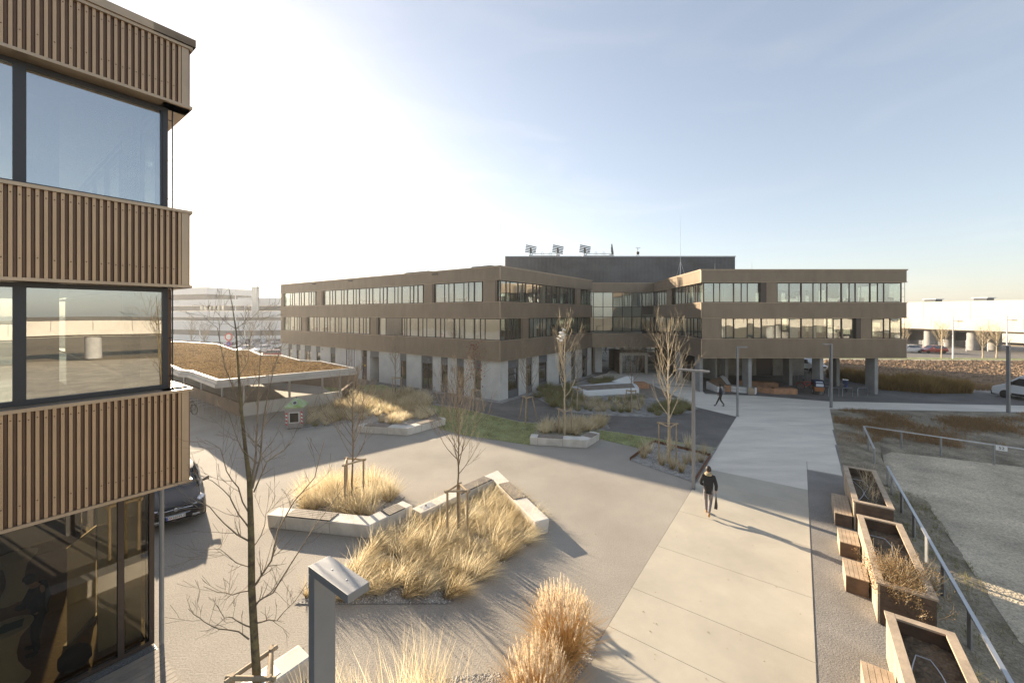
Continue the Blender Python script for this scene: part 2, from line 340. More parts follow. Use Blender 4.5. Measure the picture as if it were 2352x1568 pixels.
# planting beds
bedS = [g(690, 989), g(700, 950), g(782, 930), g(800, 905), g(880, 903), g(940, 898), g(1005, 922), g(965, 942), g(905, 953)]
bedI = [g(1228, 912), g(1235, 896), g(1300, 886), g(1345, 872), g(1440, 880), g(1482, 894), g(1545, 918), g(1604, 938), g(1585, 949), g(1500, 959), g(1390, 954), g(1290, 945)]
bedC = [g(1447, 1057), g(1502, 1016), g(1600, 1022), g(1646, 1030), g(1632, 1048), g(1594, 1108)]
bedM = [g(672, 1388), g(760, 1335), g(860, 1245), g(948, 1198), g(1030, 1166), g(1140, 1112), g(1240, 1200), g(1248, 1224), g(1032, 1386)]
bedF = [g(600, 1568), g(690, 1490), g(800, 1700), g(1030, 1555), g(1260, 1535), g(1355, 1490), g(1372, 1500), g(1150, 1800), g(700, 1800)]
bed1 = [g(660, 1180), g(700, 1128), g(840, 1095), g(930, 1140), g(880, 1185), g(830, 1196)]
bed2 = [g(850, 975), g(890, 950), g(985, 928), g(1010, 955), g(930, 978)]
bed3 = [g(1225, 996), g(1240, 978), g(1390, 966), g(1402, 985), g(1330, 1002)]
for b in (bedS, bedI, bedC, bedM, bedF, bed1, bed2, bed3): sheet('gravel_bed', b, .018, M['gravel'])
# white gravel drip strips along the block
C0 = Vector((-1.04, 33.96, 0)); R0 = Vector((9.79, 48.8, 0)); L0 = Vector((-32.6, 56.0, 0))
dR = (R0 - C0).normalized(); dL = (L0 - C0).normalized()
nR = Vector((dR.y, -dR.x, 0)); nL = Vector((-dL.y, dL.x, 0));  nL = nL if nL.y < 0 else -nL
sheet('gravel_strip', [C0, R0, R0 + nR * .8, C0 + nR * .7 + nL * .7, C0 + dL * 4.4 + nL * .7, C0 + dL * 4.4], .020, M['gravel'])
sheet('gravel_strip', [C0 + dL * 6.2, C0 + dL * 7.9, C0 + dL * 7.9 + nL * .7, C0 + dL * 6.2 + nL * .7], .020, M['gravel'])
# corten edging of the small bed
ed = MB()
for a, b in ((bedC[1], bedC[4]), (bedC[4], bedC[5]), (bedC[0], bedC[1])):
    d = (b - a).normalized(); nn_ = Vector((-d.y, d.x, 0)) * .012
    ed.hexa([a - nn_, b - nn_, b + nn_, a + nn_], [p + ZV * .16 for p in (a - nn_, b - nn_, b + nn_, a + nn_)])
o = ed.build('edging', M['corten']); tag(o, 'rusty corten steel edging around gravel bed beside the walkway', 'edging')

# far ground: ploughed field with real clods, verge, footpath and road on the right
r_ = random.Random(11); nx, ny = 250, 140; vs = []
fa, fb, fc, fd = g(1890, 868), g(2352, 904), gd(2420, 62), gd(1905, 63)     # near-left, near-right, far-right, far-left
fb = Vector((62, 33.4, 0)); fc = Vector((92, 61.5, 0)); fd = Vector((50, 63.5, 0)); fa = Vector((36.5, 45.5, 0))
for j in range(ny + 1):
    for i in range(nx + 1):
        u, v = i / nx, j / ny
        p = (fa * (1 - u) + fb * u) * (1 - v) + (fd * (1 - u) + fc * u) * v
        row = math.sin(v * 190 + 3 * math.sin(u * 9)) * .07
        e = 1 if 0 < j < ny and 0 < i < nx else 0
        vs.append((p.x + r_.uniform(-.1, .1), p.y + r_.uniform(-.1, .1), .02 + e * max(0, .11 + row * .8 + r_.gauss(0, .042))))
fm = MB().add(vs, [(j * (nx + 1) + i, j * (nx + 1) + i + 1, (j + 1) * (nx + 1) + i + 1, (j + 1) * (nx + 1) + i) for j in range(ny) for i in range(nx)])
o = fm.build('ploughed_field', M['field']); o['kind'] = 'structure'
sheet('far_footpath', [(48, 62.6), (93, 60.2), (95, 62.4), (48, 65.5)], .05, M['walk'])
sheet('verge', [(48, 65.5), (90, 62.6), (92, 65), (48, 69.5)], .06, M['lawn'])
sheet('far_road', [(48, 69.5), (92, 65), (90, 60), (120, 40), (120, 90), (48, 92)], .045, M['road'])
sheet('car_park', [(-140, 66), (-36, 66), (-20, 78), (-20, 150), (-140, 150)], .02, M['road'])
sheet('side_road', [(-62, 58), (-34, 58), (-20, 78), (-36, 70), (-140, 68), (-140, 58)], .03, M['walk'])
# ---------------------------------------------------------------- facade kit
class Fr:
    """facade frame: s along the wall from A to B, d outwards, z up"""
    def __init__(f, A, B, out):
        f.A = Vector((A[0], A[1], 0)); f.B = Vector((B[0], B[1], 0)); f.L = (f.B - f.A).length
        f.u = (f.B - f.A).normalized(); n = Vector((-f.u.y, f.u.x, 0)); f.n = n if n.dot(Vector((out[0], out[1], 0))) > 0 else -n
    def __call__(f, s, d, z): return f.A + f.u * s + f.n * d + ZV * z
    def px(f, x, d=0.0):
        """run along the wall at which a measured column x of the survey meets the wall"""
        k = (x - CX) / FO; P = f.A + f.n * d
        return (k * P.y - P.x) / (f.u.x - k * f.u.y)
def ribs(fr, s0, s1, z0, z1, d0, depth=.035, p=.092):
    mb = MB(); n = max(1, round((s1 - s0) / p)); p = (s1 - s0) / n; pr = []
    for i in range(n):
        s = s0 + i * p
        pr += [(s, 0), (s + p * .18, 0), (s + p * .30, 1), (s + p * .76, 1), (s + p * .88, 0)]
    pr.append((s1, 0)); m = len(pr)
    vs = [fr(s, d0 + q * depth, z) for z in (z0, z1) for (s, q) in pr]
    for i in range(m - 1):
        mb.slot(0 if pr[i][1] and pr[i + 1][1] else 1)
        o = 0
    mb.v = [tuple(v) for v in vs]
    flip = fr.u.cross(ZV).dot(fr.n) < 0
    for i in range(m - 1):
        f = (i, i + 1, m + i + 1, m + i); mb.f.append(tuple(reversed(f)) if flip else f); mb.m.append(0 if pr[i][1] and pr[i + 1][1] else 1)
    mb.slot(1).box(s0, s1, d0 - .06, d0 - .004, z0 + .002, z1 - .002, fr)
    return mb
def band(root, fr, s0, s1, z0, z1, d0=.0, depth=.035, p=.092, cap=.06, mats=None, tm=None, rec=.26, e0=0.0, e1=0.0, label=None):
    o = ribs(fr, s0, s1, z0, z1, d0, depth, p).build('cladding_band', mats or [M['rib_far'], M['valley_far']], root)
    if label: o['label'] = label
    MB().box(s0 - e0, s1 + e1, d0 - rec, d0 + depth + .03, z1 + .002, z1 + cap, fr).build('sill', tm or M['trim_far'], o)
    MB().box(s0 - e0, s1 + e1, d0 - rec, d0 + depth + .02, z0 - .05, z0 - .002, fr).build('drip_trim', tm or M['trim_far'], o)
    return o
def window(root, fr, s0, s1, z0, z1, mull, d=-.16, fw=.06, mw=.055, fm=None, gm=None, depth=.09, thick=(), transom=(), name='window', blinds=None):
    blinds = (name == 'window' and z0 > 3 and (gm is None)) if blinds is None else blinds
    fm = fm or M['frame']; gm = gm or M['glass']; mb = MB()
    mb.box(s0, s1, d - depth, d, z0, z0 + fw, fr); mb.box(s0, s1, d - depth, d, z1 - fw, z1, fr)
    es = [s0] + sorted(mull) + [s1]
    for i, s in enumerate(es):
        w = mw * (1.7 if i in thick else 1)
        lo, hi = (s, s + fw) if i == 0 else ((s - fw, s) if i == len(es) - 1 else (s - w / 2, s + w / 2))
        mb.box(lo, hi, d - depth, d + (.012 if i in thick else .002), z0 + fw + .001, z1 - fw - .001, fr)
    for zt in transom: mb.box(s0 + fw, s1 - fw, d - depth + .01, d - .004, zt - .03, zt + .03, fr)
    w = mb.build(name, fm, root)
    zs = [z0 + fw] + sorted(transom) + [z1 - fw]
    for i in range(len(es) - 1):
        for j in range(len(zs) - 1):
            a, b = es[i] + .025, es[i + 1] - .025
            if b - a < .03: continue
            dd = d - depth * .55; k0, k1, k2 = (wr.uniform(-.006, .006) for _ in range(3)); za, zb_ = zs[j] + .002, zs[j + 1] - .002
            MB().hexa([fr(a, dd + k0, za), fr(b, dd + k1, za), fr(b, dd + k1 + .008, za), fr(a, dd + k0 + .008, za)], [fr(a, dd + k2, zb_), fr(b, dd + k1 + k2 - k0, zb_), fr(b, dd + k1 + k2 - k0 + .008, zb_), fr(a, dd + k2 + .008, zb_)]).build('pane', gm, w)
            if blinds and wr.random() < .42:
                if wr.random() < .5:
                    cw = (b - a) * wr.uniform(.3, .95); c0 = a if wr.random() < .5 else b - cw
                    MB().box(c0, c0 + cw, d - .30, d - .27, za, zb_, fr).build('curtain', M['white_in'], w)
                else: MB().box(a, b, d - .30, d - .28, zb_ - (zb_ - za) * wr.choice((.2, .35, .5, .8)), zb_, fr).build('roller_blind', M['white_in'] if wr.random() < .6 else M['conc_old'], w)
            if blinds and wr.random() < .30 and b - a > .5:
                for _ in range(wr.randint(1, 3)):
                    x0 = wr.uniform(a, b - .3); hh = wr.uniform(.12, .5); MB().box(x0, x0 + wr.uniform(.12, .4), d - .7, d - .5, za - .12, za + hh, fr).build('desk_object', M[wr.choice(('signred', 'frame', 'wood_dark', 'white_in', 'panel', 'hedge'))], w)
    return w
wr = random.Random(55)
M['signred'] = mat('signal red', (.62, .03, .03), .5)
def pmull(fr, xs, f, d=-.16): return [fr.px(f(x), d) for x in xs]
def infill(root, fr, s0, s1, z0, z1, d0=-.03):
    return ribs(fr, s0, s1, z0, z1, d0, .03).build('cladding_panel', [M['rib_far'], M['valley_far']], root)
def jamb(root, fr, s, z0, z1, w=.05):
    return MB().box(s - w / 2, s + w / 2, -.30, .02, z0, z1, fr).build('jamb', M['frame_b'], root)
def poly_slab(root, pts, z0, z1, m, name='floor_slab'): return MB().prism(pts, z0, z1).build(name, m, root, recalc=True)

# ---------------------------------------------------------------- three-storey block left of the entrance
ZB = [(3.43, 5.11), (7.13, 8.47), (10.42, 11.47)]
def block():
    t = thing('office_block', C0, 'three storey bronze clad office block with concrete ground floor left of the glass entrance', 'building')
    bo = .15                                            # bands stand proud of the concrete ground floor
    A = C0 + nL * bo + nR * bo
    fl = Fr(A, A + dL * (L0 - C0).length, nL); fr = Fr(A, A + dR * ((R0 - C0).length), nR)
    for f in (fl, fr):
        for k, (z0, z1) in enumerate(ZB): band(t, f, .0, f.L, z0, z1, 0, .035, .092, .06, e0=.035)
    # corner strips
    for (z0, z1) in ZB:
        q = A + (nL + nR) * .02
        MB().box(-.05, .05, -.05, .05, z0, z1, lambda x, y, z: q + dL * x + dR * y + ZV * z).build('corner_strip', M['trim_far'], t)
    f1 = lambda c: 637.3 + .1524 * c; f2 = lambda c: 929.3 + .1862 * c; f3 = lambda c: 1128.5 + .2116 * c
    zu = (8.53, 10.36); zl = (5.17, 7.07)
    L = lambda x: fl.px(x, -.16)
    def row(f, z, items):
        for it in items:
            if it[0] == 'w':
                a, b = sorted((f.px(it[1], -.16), f.px(it[2], -.16))); a = max(a, .02); b = min(b, f.L - .05)
                ms = sorted(f.px(x, -.16) for x in it[3]); th = [i + 1 for i, x in enumerate(ms) if any(abs(x - f.px(y, -.16)) < .02 for y in it[4])]
                window(t, f, a, b, z[0], z[1], ms, thick=th)
                jamb(t, f, b + .03 if f is fl else b + .03, z[0], z[1]) if b < f.L - .3 else None
                if a > .3: jamb(t, f, a - .03, z[0], z[1])
            else:
                a, b = sorted((f.px(it[1], -.03), f.px(it[2], -.03))); infill(t, f, max(a, .06), min(b, f.L), z[0] - .06 + .06, z[1])
    thk = [870, 1048, 1232, 1432, 1648, 1872, 2113]
    row(fl, zu, [('p', 645.5, 652), ('w', 653, 727, [f1(x) for x in (187, 218, 252, 325, 355, 400, 470, 505, 545)], [f1(400)]), ('p', 727.5, 741),
                 ('w', 742, 974, [f1(x) for x in (785, 825, 870, 960, 998, 1048, 1140, 1182, 1232, 1333, 1378, 1432, 1540, 1590, 1648, 1762, 1812, 1872, 1996, 2050, 2113)] + [f2(x) for x in (65, 105)], [f1(x) for x in thk]),
                 ('p', 974.6, 996), ('w', 997, 1109.5, [f2(x) for x in (490, 542, 608, 728, 787, 857)], [f2(608), f2(857)]), ('p', 1110, 1141), ('w', 1141.5, 1149, [], [])])
    row(fl, zl, [('p', 645.5, 652), ('w', 653, 693.4, [f1(x) for x in (155, 185, 250, 292, 325)], []), ('p', 693.7, 705.5),
                 ('w', 706.5, 851, [f1(x) for x in (545, 590, 625, 705, 748, 788, 865, 920, 955, 1045, 1100, 1138, 1230, 1290, 1330)], [f1(x) for x in (705, 865, 1045, 1230)]), ('p', 851.4, 868),
                 ('w', 869, 1149, [f1(x) for x in (1632, 1873, 1945, 1997)] + [f2(x) for x in (-2, 65, 165, 222, 270, 378, 440, 490, 608, 675, 733, 858, 932, 990)], [f1(1873), f2(165), f2(378), f2(608), f2(858)])])
    row(fr, zu, [('w', 1150, 1320, [f3(x) for x in (165, 207, 293, 340, 377, 455, 498, 530, 600, 662, 715, 748, 830, 862)], [f3(293), f3(455), f3(662), f3(830)]), ('p', 1320.6, 1333), ('w', 1333.5, 1356.5, [f3(1000), f3(1040)], [])])
    row(fr, zl, [('w', 1150, 1196.5, [f3(x) for x in (157, 208, 247)], []), ('p', 1197, 1213.5), ('w', 1214, 1356.5, [f3(x) for x in (460, 533, 562, 602, 660, 735, 800, 840, 880, 940, 985, 1015)], [f3(460), f3(660), f3(840)])])
    # lowered venetian blind on the first floor
    a, b = sorted((fl.px(f1(1636), -.1), fl.px(f1(1862), -.1)))
    bl = MB()
    for k in range(22): bl.box(a, b, -.135, -.085, zl[0] + .06 + k * .084, zl[0] + .06 + k * .084 + .05, fl)
    bl.build('venetian_blind', M['frame_b'], t)
    # concrete ground floor
    gl = Fr(C0, C0 + dL * (fl.L), nL); gr = Fr(C0, C0 + dR * (fr.L), nR)
    def ground(f, ops, ends, right):
        cur = .0 if not right else .26
        for (x0, x1, kind) in sorted(ops, key=lambda o: min(f.px(o[0]), f.px(o[1]))):
            a, b = sorted((f.px(x0), f.px(x1)))
            n = max(1, round((a - cur) / 1.55))
            for i in range(n):
                p0, p1 = cur + (a - cur) * i / n, cur + (a - cur) * (i + 1) / n
                MB().box(p0 + .008, p1 - .008, -.25, 0, .02, 3.38, f).build('wall_panel', M['conc'], t)
            hz = 2.62
            if kind in ('w', 'd'): MB().box(a + .01, b - .01, -.25, -.03, hz, 3.38, f).build('lintel_panel', M['panel'], t)
            if kind == 'w':
                MB().box(a + .01, b - .01, -.25, -.03, .02, .66, f).build('apron_panel', M['panel'], t)
                window(t, f, a + .01, b - .01, .67, hz - .01, [], d=-.12, transom=(2.05,))
            elif kind == 'd': window(t, f, a + .01, b - .01, .02, hz - .01, [(a + b) / 2] if b - a > 1.1 else [], d=-.14, transom=(2.12,), name='door')
            elif kind == 's':
                window(t, f, a + .01, b - .01, .67, 3.36, [a + (b - a) * k / 6 for k in range(1, 6)], d=-.06, gm=M['white'])
                MB().box(a + .01, b - .01, -.25, -.03, .02, .66, f).build('apron_panel', M['panel'], t)
            elif kind == 'b': 
                dd = window(t, f, a + .01, b - .01, .02, hz - .01, [], d=-.14, transom=(2.12,), gm=M['frame_b'], name='door')
                MB().box(a + .5, a + .68, -.16, -.15, 1.5, 1.72, f).build('notice', M['yellow'], dd)
            elif kind == 'r':
                MB().box(a + .01, b - .01, -.25, -.03, 2.7, 3.38, f).build('lintel_panel', M['panel'], t)
                MB().box(a - .1, a, -2.4, -.26, .02, 3.3, f).build('passage_wall', M['conc'], t); MB().box(b, b + .1, -2.4, -.26, .02, 3.3, f).build('passage_wall', M['conc'], t)
                MB().box(a, b, -2.5, -2.4, .02, 3.3, f).build('passage_wall', M['panel'], t)
            cur = b
        a = ends; n = max(1, round((a - cur) / 1.55))
        for i in range(n):
            p0, p1 = cur + (a - cur) * i / n, cur + (a - cur) * (i + 1) / n
            MB().box(p0 + .008, p1 - .008, -.25, 0, .02, 3.38, f).build('wall_panel', M['conc'], t)
    ground(gl, [(661.7, 670.5, 'w'), (680.7, 689.9, 'w'), (699.8, 714.3, 'd'), (725.7, 735.6, 'w'), (758.5, 770.2, 'w'), (795, 816.4, 's'), (830.1, 842.7, 'b'), (850.2, 870.2, 'r'), (918.5, 933.3, 'w'), (967.5, 993.5, 'd'), (1012.5, 1028, 'w'), (1048.5, 1065.2, 'w'), (1089, 1104.3, 'w')], gl.L, False)
    ground(gr, [(1167, 1191.6, 'w'), (1208.5, 1222.7, 'w'), (1237.5, 1257, 'w'), (1283.6, 1299.5, 'w'), (1312, 1322, 'w'), (1337, 1350, 'd')], gr.L, True)
    # far sides, slabs, core, roof
    Bk = L0 + (R0 - C0)
    fb1 = Fr(L0, Bk, dL); fb2 = Fr(R0, Bk, dR)
    for f in (fb1, fb2):
        for (z0, z1) in ZB: MB().box(0, f.L, -.1, 0, z0, z1, f).build('rear_band', M['trim'], t)
        MB().box(.3, f.L - .3, -.25, -.02, 0, 3.4, f).build('rear_wall', M['conc'], t)
        for (z0, z1) in (zu, zl): MB().box(.1, f.L - .1, -.18, -.16, z0 - .06, z1 + .06, f).build('rear_glazing', M['glass'], t)
    cen = (C0 + Bk) / 2
    ins = lambda p, k: p + (cen - p) * k
    ring = [ins(p, .012) for p in (C0, R0, Bk, L0)]
    poly_slab(t, ring, 3.40, 3.9, M['int_floor']); poly_slab(t, ring, 7.16, 7.5, M['white_in']); poly_slab(t, ring, 10.40, 10.75, M['white_in']); poly_slab(t, [ins(p, .004) for p in (C0, R0, Bk, L0)], 11.2, 11.33, M['roof'], 'roof')
    core = [C0 + dL * 9 + dR * 5.5, C0 + dL * 9 + dR * 12, C0 + dL * 30 + dR * 12, C0 + dL * 30 + dR * 5.5]
    poly_slab(t, core, 3.91, 7.15, M['white_in'], 'core_wall'); poly_slab(t, core, 7.51, 10.39, M['white_in'], 'core_wall')
    poly_slab(t, [C0 + dL * 1.2 + dR * 4.5, C0 + dL * 1.2 + dR * 16, C0 + dL * 35 + dR * 16, C0 + dL * 35 + dR * 4.5], .03, 3.38, M['conc_brown'], 'core_wall')
    for k in range(1, 8):                                # partitions and round-edged columns behind the glass
        for (z0, z1) in ((3.91, 7.15), (7.51, 10.39)):
            q = C0 + dL * (k * 4.9 + (z0 > 5) * 1.7)
            MB().box(0, .12, .5, 5.4, z0, z1, lambda x, y, z: q + dL * x + dR * y + ZV * z).build('partition', M['white_in'], t)
            q2 = C0 + dL * (k * 4.9 + 2.2)
            MB().box(0, .45, .7, 1.1, z0, z1, lambda x, y, z: q2 + dL * x + dR * y + ZV * z).build('column', M['white_in'], t)
    for k in range(1, 5):
        for (z0, z1) in ((3.91, 7.15), (7.51, 10.39)):
            q = C0 + dR * (k * 3.9)
            MB().box(.5, 1.0, 0, .4, z0, z1, lambda x, y, z: q + dL * x + dR * y + ZV * z).build('column', M['white_in'], t)
    # parapet cap, roof boxes, soffit lamps
    for f in (fl, fr, Fr(L0, Bk, dL), Fr(R0, Bk, dR)): MB().box(-.06, f.L + .06, -.42, .09, 11.535, 11.60, f).build('parapet_cap', M['trim_far'], t)
    for x0, x1 in ((930, 985), (1083, 1128)):
        a, b = sorted((fl.px(x0, -2.5), fl.px(x1, -2.5)))
        MB().box(a, b, -5.5, -2.5, 11.34, 12.08, fl).build('roof_unit', M['panel'], t)
    for x in (722, 806, 1000):
        s = fl.px(x); MB().box(s - .35, s + .35, .04, .12, 11.2, 11.36, fl).build('wall_lamp', M['frame_b'], t)
    for x in (741, 986): s = gl.px(x); MB().lathe([(.0, -.1), (.1, -.08), (.12, 0), (.06, .06), (.0, .07)], 8, gl(s, .06, 3.0)).build('wall_lamp', M['steel'], t)
    return t, A
M['yellow'] = mat('yellow sign', (.75, .50, .03), .6)
blk, bA = block()

# ---------------------------------------------------------------- right wing on columns
WL, WR, WY = 17.52, 36.5, 36.65
WB = Vector((18.9, 53.1, 0))
def wing():
    t = thing('office_wing', (27, 37, 0), 'bronze clad office wing raised on concrete columns right of the glass entrance', 'building')
    ff = Fr((WL, WY), (WR, WY), (0, -1)); fs = Fr((WL, WY), WB, (-1, 0))
    for f in (ff, fs):
        for (z0, z1) in ZB: band(t, f, 0, f.L if f is ff else 12.1, z0, z1, 0, .035, .082, e0=.035, e1=.06 if f is ff else 0) if z0 < 5 else band(t, f, 0, f.L, z0, z1, 0, .035, .082, e0=.035, e1=.06 if f is ff else 0)
    for (z0, z1) in ZB: MB().box(WL - .06, WL + .05, WY - .06, WY + .05, z0, z1).build('corner_strip', M['trim_far'], t)
    f5 = lambda c: .6638 * (2400 + c * .21042); f6 = lambda c: .6638 * (2760 + c * .21042); f4 = lambda c: .6638 * (2020 + c * .2169)
    zu = (8.53, 10.36); zl = (5.17, 7.07); fm = M['frame_b']
    P = lambda xs: sorted(ff.px(x, -.16) for x in xs)
    def w(a, b, z, ms, tk): 
        m = P(ms); th = [i + 1 for i, q in enumerate(m) if any(abs(q - ff.px(y, -.16)) < .02 for y in tk)]
        window(t, ff, max(.05, ff.px(a, -.16)), min(ff.L - .05, ff.px(b, -.16)), z[0], z[1], m, thick=th, fm=fm)
    w(f5(165), f5(1100), zu, [f5(x) for x in (333, 432, 660, 787, 887)], [f5(660)]); infill(t, ff, ff.px(f5(1150)), ff.px(f5(1372)), *zu)
    w(f5(1372), f6(1712), zu, [f5(x) for x in (1575, 1772)] + [f6(x) for x in (258, 387, 486, 722, 853, 953, 1193, 1318, 1420)], [f5(1772), f6(722), f6(1193)])
    infill(t, ff, .06, ff.px(f5(448)), *zl)
    w(f5(450), f6(945), zl, [f5(x) for x in (535, 662, 887, 988, 1118, 1345, 1447, 1577, 1772)] + [f6(x) for x in (258, 487, 590, 725)], [f5(662), f5(1118), f5(1772), f6(725)])
    infill(t, ff, ff.px(f6(990)), ff.px(f6(1215)), *zl)
    w(f6(1218), f6(1712), zl, [f6(x) for x in (1420, 1525)], [])
    for x in (f5(1125), ): jamb(t, ff, ff.px(x, -.2), *zu, w=.5)
    jamb(t, ff, ff.px(f6(967), -.2), *zl, w=.4)
    Q = lambda xs: sorted(fs.px(f4(x), -.16) for x in xs)
    infill(t, fs, fs.px(f4(1400)), fs.px(f4(1325)), *zu)
    window(t, fs, .05, fs.px(f4(1400), -.16), zu[0], zu[1], Q((1805, 1765, 1700, 1650, 1615, 1550, 1508, 1455)), fm=fm); window(t, fs, fs.px(f4(1322), -.16), fs.px(f4(1120), -.16), zu[0], zu[1], Q((1285, 1240, 1200, 1175)), fm=fm)
    window(t, fs, .05, fs.px(f4(1120), -.16), zl[0], zl[1], Q((1810, 1745, 1700, 1640, 1560, 1500, 1440, 1380, 1310, 1240, 1180)), fm=fm)
    # guide rods at the free end
    for (z0, z1) in ((8.5, 10.4), (5.14, 7.1)):
        mb = MB().tube([(WR - .05, WY + .12, z0), (WR - .05, WY + .12, z1)], .018, 5)
        for q in (.3, .7): mb.tube([(WR - .05, WY + .12, z0 + (z1 - z0) * q), (WR - .3, WY + .2, z0 + (z1 - z0) * q)], .012, 4)
        mb.build('guide_rod', M['frame_b'], t)
    # end wall, back wall, slabs, roof
    Er = Vector((37.6, 54, 0)); fe = Fr((WR, WY), Er, (1, 0)); fbk = Fr(WB, Er, (0, 1))
    for f in (fe, fbk):
        for (z0, z1) in ZB: band(t, f, 0.0, f.L, z0, z1, 0, .035, .3, e0=0)
        for (z0, z1) in (zu, zl): window(t, f, .3, f.L - .1, z0, z1, [f.L * k / 7 for k in range(1, 7)], fm=fm)
    ring = [Vector((WL + .2, WY + .2, 0)), Vector((WR - .2, WY + .2, 0)), Er - Vector((.2, .2, 0)), WB + Vector((.2, -.2, 0))]
    poly_slab(t, ring, 3.36, 3.9, M['conc']); poly_slab(t, ring, 7.16, 7.5, M['white_in']); poly_slab(t, ring, 10.40, 10.75, M['white_in']); poly_slab(t, ring, 11.2, 11.33, M['roof'], 'roof')
    MB().box(20.5, 28, 42.5, 48, 3.91, 7.15).build('core_wall', M['white_in'], t); MB().box(20.5, 26, 42.5, 48, 7.51, 10.39).build('core_wall', M['white_in'], t)
    for x in (20.2, 24.4, 28.6, 32.6, 35.6):
        for (z0, z1) in ((3.91, 7.15), (7.51, 10.39)):
            MB().box(x, x + .4, 37.8, 38.2, z0, z1).build('column', M['white_in'], t); MB().box(x + .3, x + .7, 49, 49.4, z0, z1).build('column', M['white_in'], t)
    for z0, z1 in ((3.91, 7.15), (7.51, 10.39)):
        for y in (41.5, 46.2): MB().box(17.9 + (y - 36) * .08, 20.4, y, y + .12, z0, z1).build('partition', M['white_in'], t)
    for f in (ff, fs, fe): MB().box(-.07, f.L + .07, -.42, .09, 11.535, 11.60, f).build('parapet_cap', M['trim_far'], t)
    # concrete blade columns
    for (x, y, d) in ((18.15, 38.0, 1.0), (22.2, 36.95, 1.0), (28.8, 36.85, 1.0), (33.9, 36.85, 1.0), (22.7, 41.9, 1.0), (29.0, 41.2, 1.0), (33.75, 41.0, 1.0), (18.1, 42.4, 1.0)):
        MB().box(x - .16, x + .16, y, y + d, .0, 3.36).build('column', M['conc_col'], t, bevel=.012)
    # recessed ground floor wall with doors
    xs = [22.6, 25.0, 27.2, 29.6, 31.6, 33.0, 35.4]
    kinds = ['d', 'w', 'w', 'o', 'w', 'w']
    for i, k in enumerate(kinds):
        a, b = xs[i], xs[i + 1]
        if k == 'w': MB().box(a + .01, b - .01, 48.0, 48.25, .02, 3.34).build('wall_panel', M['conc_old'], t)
        else:
            MB().box(a + .01, b - .01, 48.15, 48.3, .02, 3.34).build('door', M['frame_b'], t)
    MB().box(35.2, 35.4, 48.26, 53.5, .02, 3.34).build('wall_panel', M['conc'], t)
    MB().box(22.6, 22.8, 44, 47.99, .02, 3.34).build('wall_panel', M['conc'], t)
    return t
wing()

# ---------------------------------------------------------------- glazed link with entrance, dark hall behind
def link():
    t = thing('glass_link', (14.5, 52, 0), 'glazed entrance link with beige fascia joining the two bronze office buildings', 'building')
    f = Fr((9.2, 52.6), (18.95, 52.6), (0, -1)); f4 = lambda c: .6638 * (2020 + c * .2169)
    band(t, f, 0, f.L, 10.40, 11.47, 0, .035, .092); MB().box(0, f.L, -.4, .09, 11.54, 11.60, f).build('parapet_cap', M['trim_far'], t)
    window(t, f, .02, f.L - .05, 5.08, 10.34, [f.px(f4(x), -.16) for x in (5, 155, 308, 462, 615, 768, 920)], transom=(7.05, 8.37), mw=.07, name='curtain_wall')
    # fixed ladder-like grille by the block
    mb = MB(); s0 = f.px(f4(85), .3); s1 = f.px(f4(150), .3)
    for s in (s0, s1): mb.box(s - .02, s + .02, .3, .34, 5.1, 10.3, f)
    for k in range(16): mb.box(s0, s1, .305, .335, 7.2 + k * .19 + (k > 6) * .2, 7.23 + k * .19 + (k > 6) * .2, f)
    mb.build('grille', M['frame'], t)
    # terrace with projecting band
    fb = Fr((9.75, 48.6), (18.55, 48.45), (0, -1)); band(t, fb, .05, fb.L - .05, 3.43, 5.02, 0, .035, .092)
    poly_slab(t, [(9.9, 48.75), (18.3, 48.6), (18.8, 52.4), (11.9, 52.4)], 3.41, 3.8, M['conc'], 'terrace'); poly_slab(t, [(9.4, 52.5), (18.9, 52.5), (19.5, 57.5), (9.4, 57.5)], 3.41, 3.8, M['conc'], 'floor_slab')
    poly_slab(t, [(9.4, 52.85), (18.9, 52.85), (18.9, 57.5), (9.4, 57.5)], 7.2, 7.4, M['white_in']); poly_slab(t, [(9.4, 52.7), (18.9, 52.7), (18.9, 57.8), (9.4, 57.8)], 11.2, 11.33, M['roof'], 'roof')
    MB().box(9.4, 18.9, 57.6, 57.8, 3.8, 11.2).build('rear_wall', M['white_in'], t)
    # entrance glazing and portal
    fg = Fr((9.9, 51.8), (18.9, 51.8), (0, -1))
    window(t, fg, 1.6, fg.L - .1, .02, 3.38, [fg.px(f4(x), -.1) for x in (500, 668, 832, 998, 1150)], d=-.1, transom=(2.75,), name='entrance_glazing')
    MB().box(9.9, 18.9, 55.8, 56, .02, 3.38).build('rear_wall', M['conc_brown'], t)
    MB().box(10.6, 11.5, 50.6, 51.8, .02, 3.38).build('wall_panel', M['conc'], t)
    xa, xb = gd(f4(575), 49.1).x, gd(f4(1018), 49.1).x
    p = MB()
    for a, b, z0, z1 in ((xa, xa + .3, .02, 2.62), (xb - .3, xb, .02, 2.62), (xa + .3, xb - .3, 2.32, 2.62)): p.box(a, b, 49.1, 49.35, z0, z1)
    po = p.build('portal', M['portal'], t)
    for a, b, z0, z1 in ((xa, xa + .12, .02, 2.6), (xb - .12, xb, .02, 2.6), (xa + .12, xb - .12, 2.48, 2.6)): MB().box(a, b, 49.36, 51.7, z0, z1).build('portal_lining', M['wood_dark'], po)
    fd = Fr((xa + .3, 50.3), (xb - .3, 50.3), (0, -1)); window(t, fd, 0, fd.L, .03, 2.3, [fd.L * .25, fd.L * .5, fd.L * .75], name='door', d=0)
    return t
M['portal'] = mat('beige portal', (.40, .36, .29), .6)
link()
